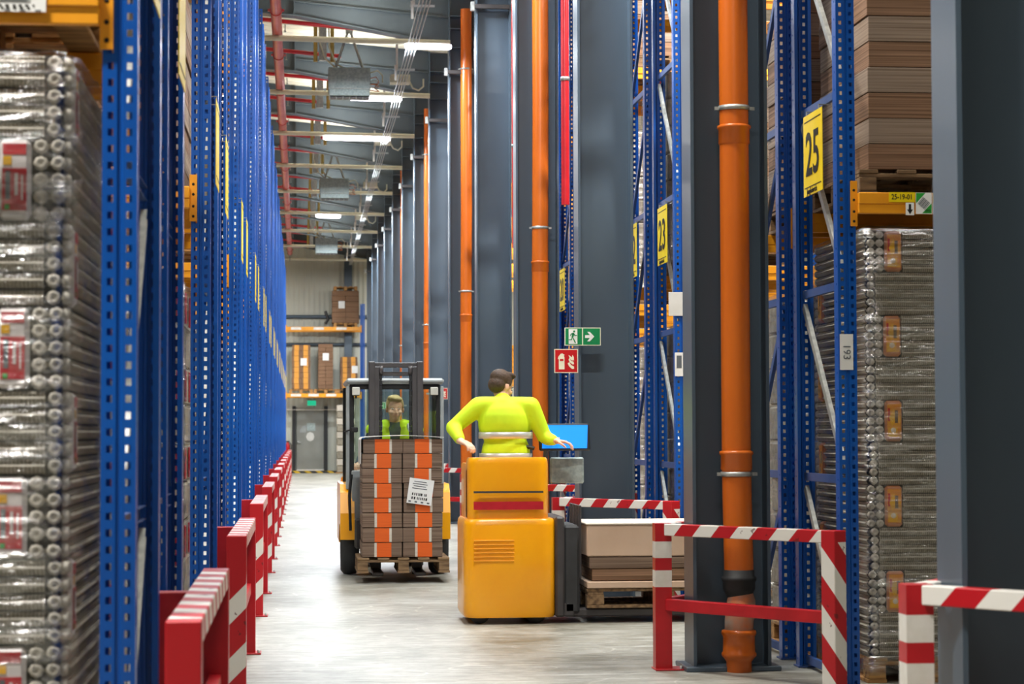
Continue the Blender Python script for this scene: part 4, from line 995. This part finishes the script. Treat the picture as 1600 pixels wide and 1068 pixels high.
# ================================================================== people
def caps(mb, segs, m, n=14):
    for a, b, ra, rb in segs:
        a = Vector(a); b = Vector(b); d = (b-a); L = d.length; d.normalize()
        pts = []; rs = []
        for k in range(5): t = -cos(k/4*pi/2); pts.append(a+d*ra*t); rs.append(max(ra*math.sqrt(max(0, 1-t*t)), .0008))
        for k in range(1, 5): t = sin(k/4*pi/2); pts.append(b+d*rb*t); rs.append(max(rb*math.sqrt(max(0, 1-t*t)), .0008))
        mb.tube(pts, rs, m, n, True)
def ell(mb, c, r, m, rot=(0, 0, 0), n=20):
    E = Euler(rot).to_matrix().to_4x4(); c = Vector(c); vs = []; fs = []
    for i in range(n//2+1):
        t = pi*i/(n//2)
        for k in range(n):
            p = 2*pi*k/n; v = E @ Vector((r[0]*sin(t)*cos(p), r[1]*sin(t)*sin(p), -r[2]*cos(t))); vs.append(c+v)
    for i in range(n//2):
        for k in range(n): fs.append((i*n+k, i*n+(k+1) % n, (i+1)*n+(k+1) % n, (i+1)*n+k))
    mb.add(vs, fs, m, True)
def fuse(mb, name, parent, vox=.008, smooth=4, loc=None, rot=None, extra=None):
    """melt overlapping pieces into one continuous skin"""
    me = mb.mesh(name); ob = bpy.data.objects.new(name, me); COL.objects.link(ob)
    r = ob.modifiers.new('r', 'REMESH'); r.mode = 'VOXEL'; r.voxel_size = vox; r.use_smooth_shade = True
    s = ob.modifiers.new('s', 'SMOOTH'); s.iterations = smooth; s.factor = .5
    bpy.context.view_layer.update()
    nm = bpy.data.meshes.new_from_object(ob.evaluated_get(bpy.context.evaluated_depsgraph_get()))
    bpy.data.objects.remove(ob); nm.materials.clear(); nm.materials.append(mb.ms[0])
    for p in nm.polygons: p.use_smooth = True; p.material_index = 0
    nm.name = name; return inst(name, nm, parent, loc, rot)
def head_parts(mb, c, R, m):
    """c = head centre; R = rotation matrix; face looks to local -y"""
    T = Matrix.Translation(c) @ R.to_4x4()
    def E(p, r, rot=(0, 0, 0)):
        q = MB(); ell(q, p, r, m, rot, 16); mb.add([T @ Vector(v) for v in q.v], q.f, m, True)
    E((0, .008, .035), (.074, .094, .082)); E((0, -.015, -.03), (.062, .072, .085)); E((0, -.04, -.085), (.034, .036, .026)); E((0, -.052, .018), (.055, .034, .016)) # skull, face, chin, brow
    E((0, -.097, -.018), (.0105, .014, .024), (.35, 0, 0)); E((0, -.103, -.036), (.014, .013, .009)); E((-.012, -.094, -.038), (.008, .009, .007)); E((.012, -.094, -.038), (.008, .009, .007))
    for s in (-1, 1): E((s*.076, .012, -.012), (.009, .02, .032), (0, 0, s*.3)); E((s*.04, -.06, -.03), (.022, .024, .02)) # ears, cheeks
    E((0, -.083, -.058), (.023, .01, .005)); E((0, -.081, -.067), (.02, .011, .006))
def head_details(par, c, R, hairm, hairstyle='short'):
    T = Matrix.Translation(c) @ R.to_4x4()
    def put(q, name): 
        q.v = [tuple(T @ Vector(v)) for v in q.v]; return q.obj(name, par)
    for s in (-1, 1):
        q = MB(); ell(q, (s*.031, -.079, .002), (.012, .009, .0045), 'paper', n=12); ell(q, (s*.031, -.0865, .002), (.005, .003, .0042), 'ink', n=10); put(q, 'eye')
        q = MB(); q.tube([(s*.016, -.091, .018), (s*.032, -.092, .023), (s*.048, -.082, .019)], [.002, .0035, .002], hairm, 6); put(q, 'eyebrow')
    q = MB(); q.tube([(-.022, -.088, -.063), (0, -.0935, -.0615), (.022, -.088, -.063)], [.0012, .002, .0012], 'label_pink', 6); put(q, 'mouth')
    q = MB(); ell(q, (0, .022, .052), (.081, .098, .076), hairm, (.12, 0, 0), 24); ell(q, (0, .055, .0), (.074, .065, .07), hairm, n=20)
    ell(q, (.008, -.058, .092), (.058, .034, .022), hairm, (.5, .12, 0), 16); ell(q, (-.03, -.03, .098), (.045, .055, .026), hairm, n=14); 
    for s in (-1, 1): ell(q, (s*.073, .0, .03), (.01, .03, .035), hairm, n=12)
    q.v = [tuple(T @ Vector(v)) for v in q.v]; fuse(q, 'hair', par, .007, 2)
def hand(mb, wrist, d, up, m, side=1, curl=.9):
    """palm, four unequal curled fingers and a thumb; d=direction, up=back of the hand"""
    d = Vector(d).normalized(); up = Vector(up); up = (up-d*up.dot(d)).normalized(); s = d.cross(up)*side; w_ = Vector(wrist)
    caps(mb, [(w_-d*.02, w_+d*.02, .027, .026)], m)
    for k in range(4): caps(mb, [(w_+d*.015+s*(k-1.5)*.012, w_+d*.085+s*(k-1.5)*.019, .016, .0125)], m, 10)
    Ls = [.92, 1.04, .97, .76]
    for k in range(4):
        p = w_+d*.088+s*(k-1.5)*.0198; a = .25
        for L in (.038, .025, .02):
            L *= Ls[k]; dr = d*cos(a)-up*sin(a); q = p+dr*L; caps(mb, [(p, q, .0092, .0084)], m, 10); p = q; a += curl*.62
    p = w_+d*.03-s*.028; q = p-s*.03+d*.022-up*.01; caps(mb, [(p, q, .014, .0115)], m, 10); r = q-s*.006+d*.03-up*.014; caps(mb, [(q, r, .011, .0095)], m, 10); caps(mb, [(r, r+d*.02-up*.014+s*.004, .0095, .0085)], m, 10)

# --- forklift driver, seated, looking at the camera
dv = thing('person', 'person with short blond hair in a lime hi-vis vest, seated in the forklift cab', 'person', (.97, 22.22, -.215)); dv.scale = (1.12, 1.12, 1.12)
mb = MB(); hc = Vector((-.0, -.035, 1.685)); HR = Euler((0.06, 0, .05)).to_matrix()
head_parts(mb, hc, HR, 'skin')
sh = [(-.18, .04, 1.49), (.18, .04, 1.49)]
caps(mb, [((0, .015, 1.64), (0, .03, 1.5), .05, .058)], 'skin')
lw = (-.34, -.20, 1.17); rw = (.24, -.22, 1.10); le = (-.30, .02, 1.22); re = (.29, .02, 1.2)
for a, e, wq in ((sh[0], le, lw), (sh[1], re, rw)): caps(mb, [(a, e, .055, .042), (e, wq, .042, .028)], 'skin')
ell(mb, (0, .05, 1.38), (.19, .11, .17), 'skin'); ell(mb, (0, .06, 1.1), (.15, .11, .26), 'skin'); ell(mb, (0, .06, .92), (.17, .13, .12), 'skin')
for s in (-1, 1): caps(mb, [((s*.1, .04, .9), (s*.13, -.36, .88), .085, .062), ((s*.13, -.36, .88), (s*.13, -.42, .66), .06, .05)], 'skin')
body = fuse(mb, 'body', dv, .007, 3)
q = MB(); hand(q, lw, (-.05, -1, .1), (0, .1, 1), 'skin', -1, 1.0); fuse(q, 'left_hand', dv, .004, 1); q = MB(); hand(q, rw, (-.1, -1, -.1), (0, 0, 1), 'skin', 1, 1.0); fuse(q, 'right_hand', dv, .004, 1)
head_details(dv, hc, HR, 'hair')
q = MB()
for a, e, wq in ((sh[0], le, lw), (sh[1], re, rw)): caps(q, [(a, e, .064, .052), (e, Vector(e).lerp(Vector(wq), .8), .052, .04)], 'shirt')
ell(q, (0, .05, 1.38), (.196, .12, .175), 'shirt'); ell(q, (0, .06, 1.1), (.165, .125, .25), 'shirt'); caps(q, [((-.15, .04, 1.5), (.15, .04, 1.5), .055, .055)], 'shirt'); caps(q, [((0, .03, 1.53), (0, .03, 1.50), .066, .075)], 'shirt')
fuse(q, 'shirt', dv, .008, 2)
q = MB()
for s in (-1, 1):
    ell(q, (s*.112, .045, 1.36), (.115, .145, .2), 'hivis'); ell(q, (s*.095, .06, 1.1), (.1, .15, .24), 'hivis'); caps(q, [((s*.085, .03, 1.53), (s*.2, .04, 1.49), .06, .068)], 'hivis')
fuse(q, 'hi_vis_vest', dv, .008, 2)
for z in (1.3, 1.13): MB().lathe([(.001, z), (.001, z)], 'reflect').obj('seam', dv) if False else None
for s in (-1, 1): MB().tube([(s*.115, -.075, 1.20), (s*.13, -.088, 1.38), (s*.125, -.04, 1.53), (s*.12, .05, 1.56)], .014, 'reflect', 8).obj('reflective_band', dv)
q = MB(); ell(q, (0, .06, .93), (.18, .14, .13), 'trouser')
for s in (-1, 1): caps(q, [((s*.1, .04, .9), (s*.13, -.36, .88), .095, .072), ((s*.13, -.36, .88), (s*.13, -.42, .66), .07, .06)], 'trouser')
fuse(q, 'trousers', dv, .009, 2)
for s in (-1, 1): MB().box((s*.13, -.46, .615), (.09, .26, .08), 'black', .03).obj('shoe', dv)

# --- order picker truck crossing the aisle
tr = thing('order_picker', 'yellow stand-on order picker truck crossing the aisle with raised screen', 'truck', (1.57, 15.95, 0))
def rbox(c, d, ch, m, name): return MB().box(c, d, m, ch).obj(name, tr)
# body shell: rounded prism in plan
def shell(x0, x1, y0, y1, z0, z1, r, m, name, top=None):
    pts = []
    for cx, cy, a0 in ((x1-r, y0+r, -90), (x1-r, y1-r, 0), (x0+r, y1-r, 90), (x0+r, y0+r, 180)):
        for k in range(7): a = radians(a0+k*15); pts.append((cx+r*cos(a), cy+r*sin(a)))
    n = len(pts); cxm, cym = (x0+x1)/2, (y0+y1)/2; mb = MB(); lv = [(z0, .97), (z0+.03, 1), (z1-.05, 1 if not top else top), (z1-.015, (1 if not top else top)*.985), (z1, (1 if not top else top)*.95)]
    vs = []
    for z, s in lv: vs += [(cxm+(a-cxm)*s, cym+(b-cym)*s, z) for a, b in pts]
    fs = [(i*n+k, i*n+(k+1) % n, (i+1)*n+(k+1) % n, (i+1)*n+k) for i in range(len(lv)-1) for k in range(n)]
    mb.add(vs, fs, m, True); mb.add(vs[-n:], [tuple(range(n))], m); mb.add(vs[:n][::-1], [tuple(range(n))], m); return mb.obj(name, tr)
shell(-.36, .33, .0, .80, .05, .78, .12, 'truckyellow', 'lower_body')
shell(-.33, .28, .03, .32, .76, 1.235, .10, 'truckyellow', 'side_cover')
shell(-.33, -.12, .05, .77, .76, 1.19, .08, 'truckyellow', 'front_cowl')
rbox((-.02, .2, 1.20), (.5, .28, .03), .01, 'black', 'padded_top'); rbox((.06, .56, .2), (.42, .44, .04), .01, 'black', 'platform')
MB().box((-.03, -.004, .98), (.52, .008, .015), 'darkgrey').box((-.03, -.004, .88), (.52, .008, .06), 'label_red').obj('side_trim', tr)
MB().box((.36, .4, .42), (.07, .7, .75), 'darkgrey', .015).box((.45, .38, .4), (.12, .62, .66), 'tyre', .02).box((.42, .4, .1), (.1, .66, .1), 'darkgrey', .01).obj('fork_carriage', tr)
q = MB()
for k in range(7): q.box((.52, .13+k*.09, .6), (.02, .025, .55), 'darkgrey', .004)
q.obj('load_guard', tr)
for s in (0, 1): MB().box((1.6, .17+.46*s, .075), (2.4, .15, .06), 'darkgrey', .01).obj('fork', tr)
for x in (-.24, .18):
    for s in (0, 1): MB().lathe([(.0001, -.04), (.05, -.04), (.08, -.03), (.08, .03), (.05, .04), (.0001, .04)], 'tyre', 'y', 16, (x, .12+.56*s, .08)).obj('wheel', tr)
for s in (0, 1): MB().lathe([(.0001, -.06), (.04, -.06), (.04, .06), (.0001, .06)], 'tyre', 'y', 12, (2.6, .17+.46*s, .04)).obj('load_roller', tr)
MB().tube([(.3, .7, .7), (.34, .7, 1.45)], .02, 'darkgrey', 10).tube([(.34, .7, 1.4), (.34, .45, 1.35)], .016, 'darkgrey', 8).obj('screen_mast', tr)
sc_ = MB().box((0, 0, 0), (.40, .03, .21), 'black', .01).obj('terminal', tr, (.44, .42, 1.385), (0.0, .0, 0)); sc_.rotation_euler = (-.2, 0.0, .1)
MB().prism([(-.18, -.09), (.17, -.09), (.185, .09), (-.17, .09)], -.004, 'screen', 'xz', (0, -.016, 0)).box((-.1, -.022, -.03), (.12, .001, .05), 'label_white').obj('lit_screen', sc_)
MB().box((.47, .5, 1.13), (.26, .03, .2), 'heater', .01, Matrix.Rotation(0, 4, 'X')).obj('clipboard_holder', tr)
MB().tube([(.0, .30, 1.22), (.0, .34, 1.3), (.12, .36, 1.32), (.2, .34, 1.3)], .015, 'black', 8).obj('control_handle', tr)
# its load, on a pallet
pallet((2.73, 15.97+.42, .112), 'wooden pallet on the forks of the order picker', 'oldwood', .8, 1.2, None, pi/2)
lx = thing('carton_pile', 'flat cardboard cartons layered on the forks of the order picker', 'stack', (2.13, 15.97, .26))
box('tray_layer', (.6, .4, .025), (1.2, .8, .05), 'lightbox', lx, .006); box('board_layer', (.61, .4, .10), (1.14, .76, .09), 'board_a', lx, .006); box('carton', (.3, .4, .19), (.56, .78, .085), 'board_dark', lx, .006); box('carton', (.9, .4, .19), (.56, .78, .085), 'board_dark', lx, .006)
box('large_carton', (.6, .4, .355), (1.2, .8, .235), 'lightbox', lx, .008); box('lid_flap', (.6, .4, .478), (1.22, .82, .012), 'white_print', lx, .003)

q = MB()
for k in range(6): q.box((-.14, -.004, .62-.03*k), (.3, .012, .012), 'orange_beam', .003)
q.obj('vent_louvres', tr)
# --- rider: standing, back to the camera, leaning to the controls
rd = thing('person', 'person in a lime hi-vis jacket standing on the order picker, back half turned', 'person', (1.56, 16.36, .22))
mb = MB(); hc = Vector((-.03, -.12, 1.60)); HR = Euler((.45, 0, 1.0)).to_matrix(); 
HR = Euler((.3, 0, pi*.72)).to_matrix()
hc = Vector((-.02, .11, 1.555)); head_parts(mb, hc, HR, 'skin')
caps(mb, [((-.02, .09, 1.49), (-.02, .0, 1.40), .052, .06)], 'skin')
sl, sr_ = Vector((-.21, .0, 1.40)), Vector((.19, -.01, 1.40))
el, er = Vector((-.33, .0, 1.15)), Vector((.30, .03, 1.16)); wl_, wr = Vector((-.22, -.06, 1.07)), Vector((.30, .05, 1.12)).lerp(Vector((.34, -.06, 1.1)), 1)
el = Vector((-.40, .0, 1.24)); wl_ = Vector((-.36, -.2, 1.14)); er = Vector((.30, .0, 1.16)); wr = Vector((.36, -.1, 1.14))
for a, e, wq in ((sl, el, wl_), (sr_, er, wr)): caps(mb, [(a, e, .056, .044), (e, wq, .043, .029)], 'skin')
ell(mb, (-.01, .0, 1.28), (.18, .11, .19), 'skin'); ell(mb, (0, .0, 1.04), (.15, .105, .2), 'skin'); ell(mb, (0, .0, .9), (.165, .12, .13), 'skin')
for s in (-1, 1): caps(mb, [((s*.09, 0, .86), (s*.1, -.01, .46), .085, .058), ((s*.1, -.01, .46), (s*.1, .02, .08), .056, .038), ((s*.1, .02, .05), (s*.1, .14, .03), .035, .028)], 'skin')
fuse(mb, 'body', rd, .008, 3)
q = MB(); hand(q, wl_, (.5, -.7, -.25), (0, 0, 1), 'skin', 1, .8); fuse(q, 'left_hand', rd, .004, 1); q = MB(); hand(q, wr, (.7, -.2, -.1), (0, 0, 1), 'skin', -1, .8); fuse(q, 'right_hand', rd, .004, 1)
head_details(rd, hc, HR, 'hair_brown')
q = MB()
for a, e, wq in ((sl, el, wl_), (sr_, er, wr)): caps(q, [(a, e, .075, .06), (e, e.lerp(wq, .85), .06, .045)], 'hivis')
ell(q, (-.01, .0, 1.27), (.205, .14, .2), 'hivis'); ell(q, (0, .0, 1.04), (.19, .135, .2), 'hivis'); caps(q, [((-.19, .0, 1.41), (.17, 0, 1.41), .07, .07)], 'hivis'); caps(q, [((-.02, .04, 1.44), (-.02, 0, 1.41), .07, .085)], 'hivis')
jk = fuse(q, 'hi_vis_jacket', rd, .01, 12)
for z, a, b in ((1.18, .204, .147), (1.02, .2, .145)):
    q = MB(); q.lathe([(1, -.025), (1.02, -.024), (1.02, .024), (1, .025)], 'reflect', 'z', 36); q.v = [(x*a, y*b, zz+z) for x, y, zz in q.v]; q.obj('reflective_band', rd)
q = MB(); ell(q, (0, .0, .9), (.178, .13, .14), 'trouser')
for s in (-1, 1): caps(q, [((s*.09, 0, .86), (s*.1, -.01, .46), .098, .075), ((s*.1, -.01, .46), (s*.1, .02, .1), .073, .06)], 'trouser')
fuse(q, 'trousers', rd, .009, 2)
for s in (-1, 1): MB().box((s*.1, .06, .045), (.09, .28, .09), 'black', .03).obj('shoe', rd)
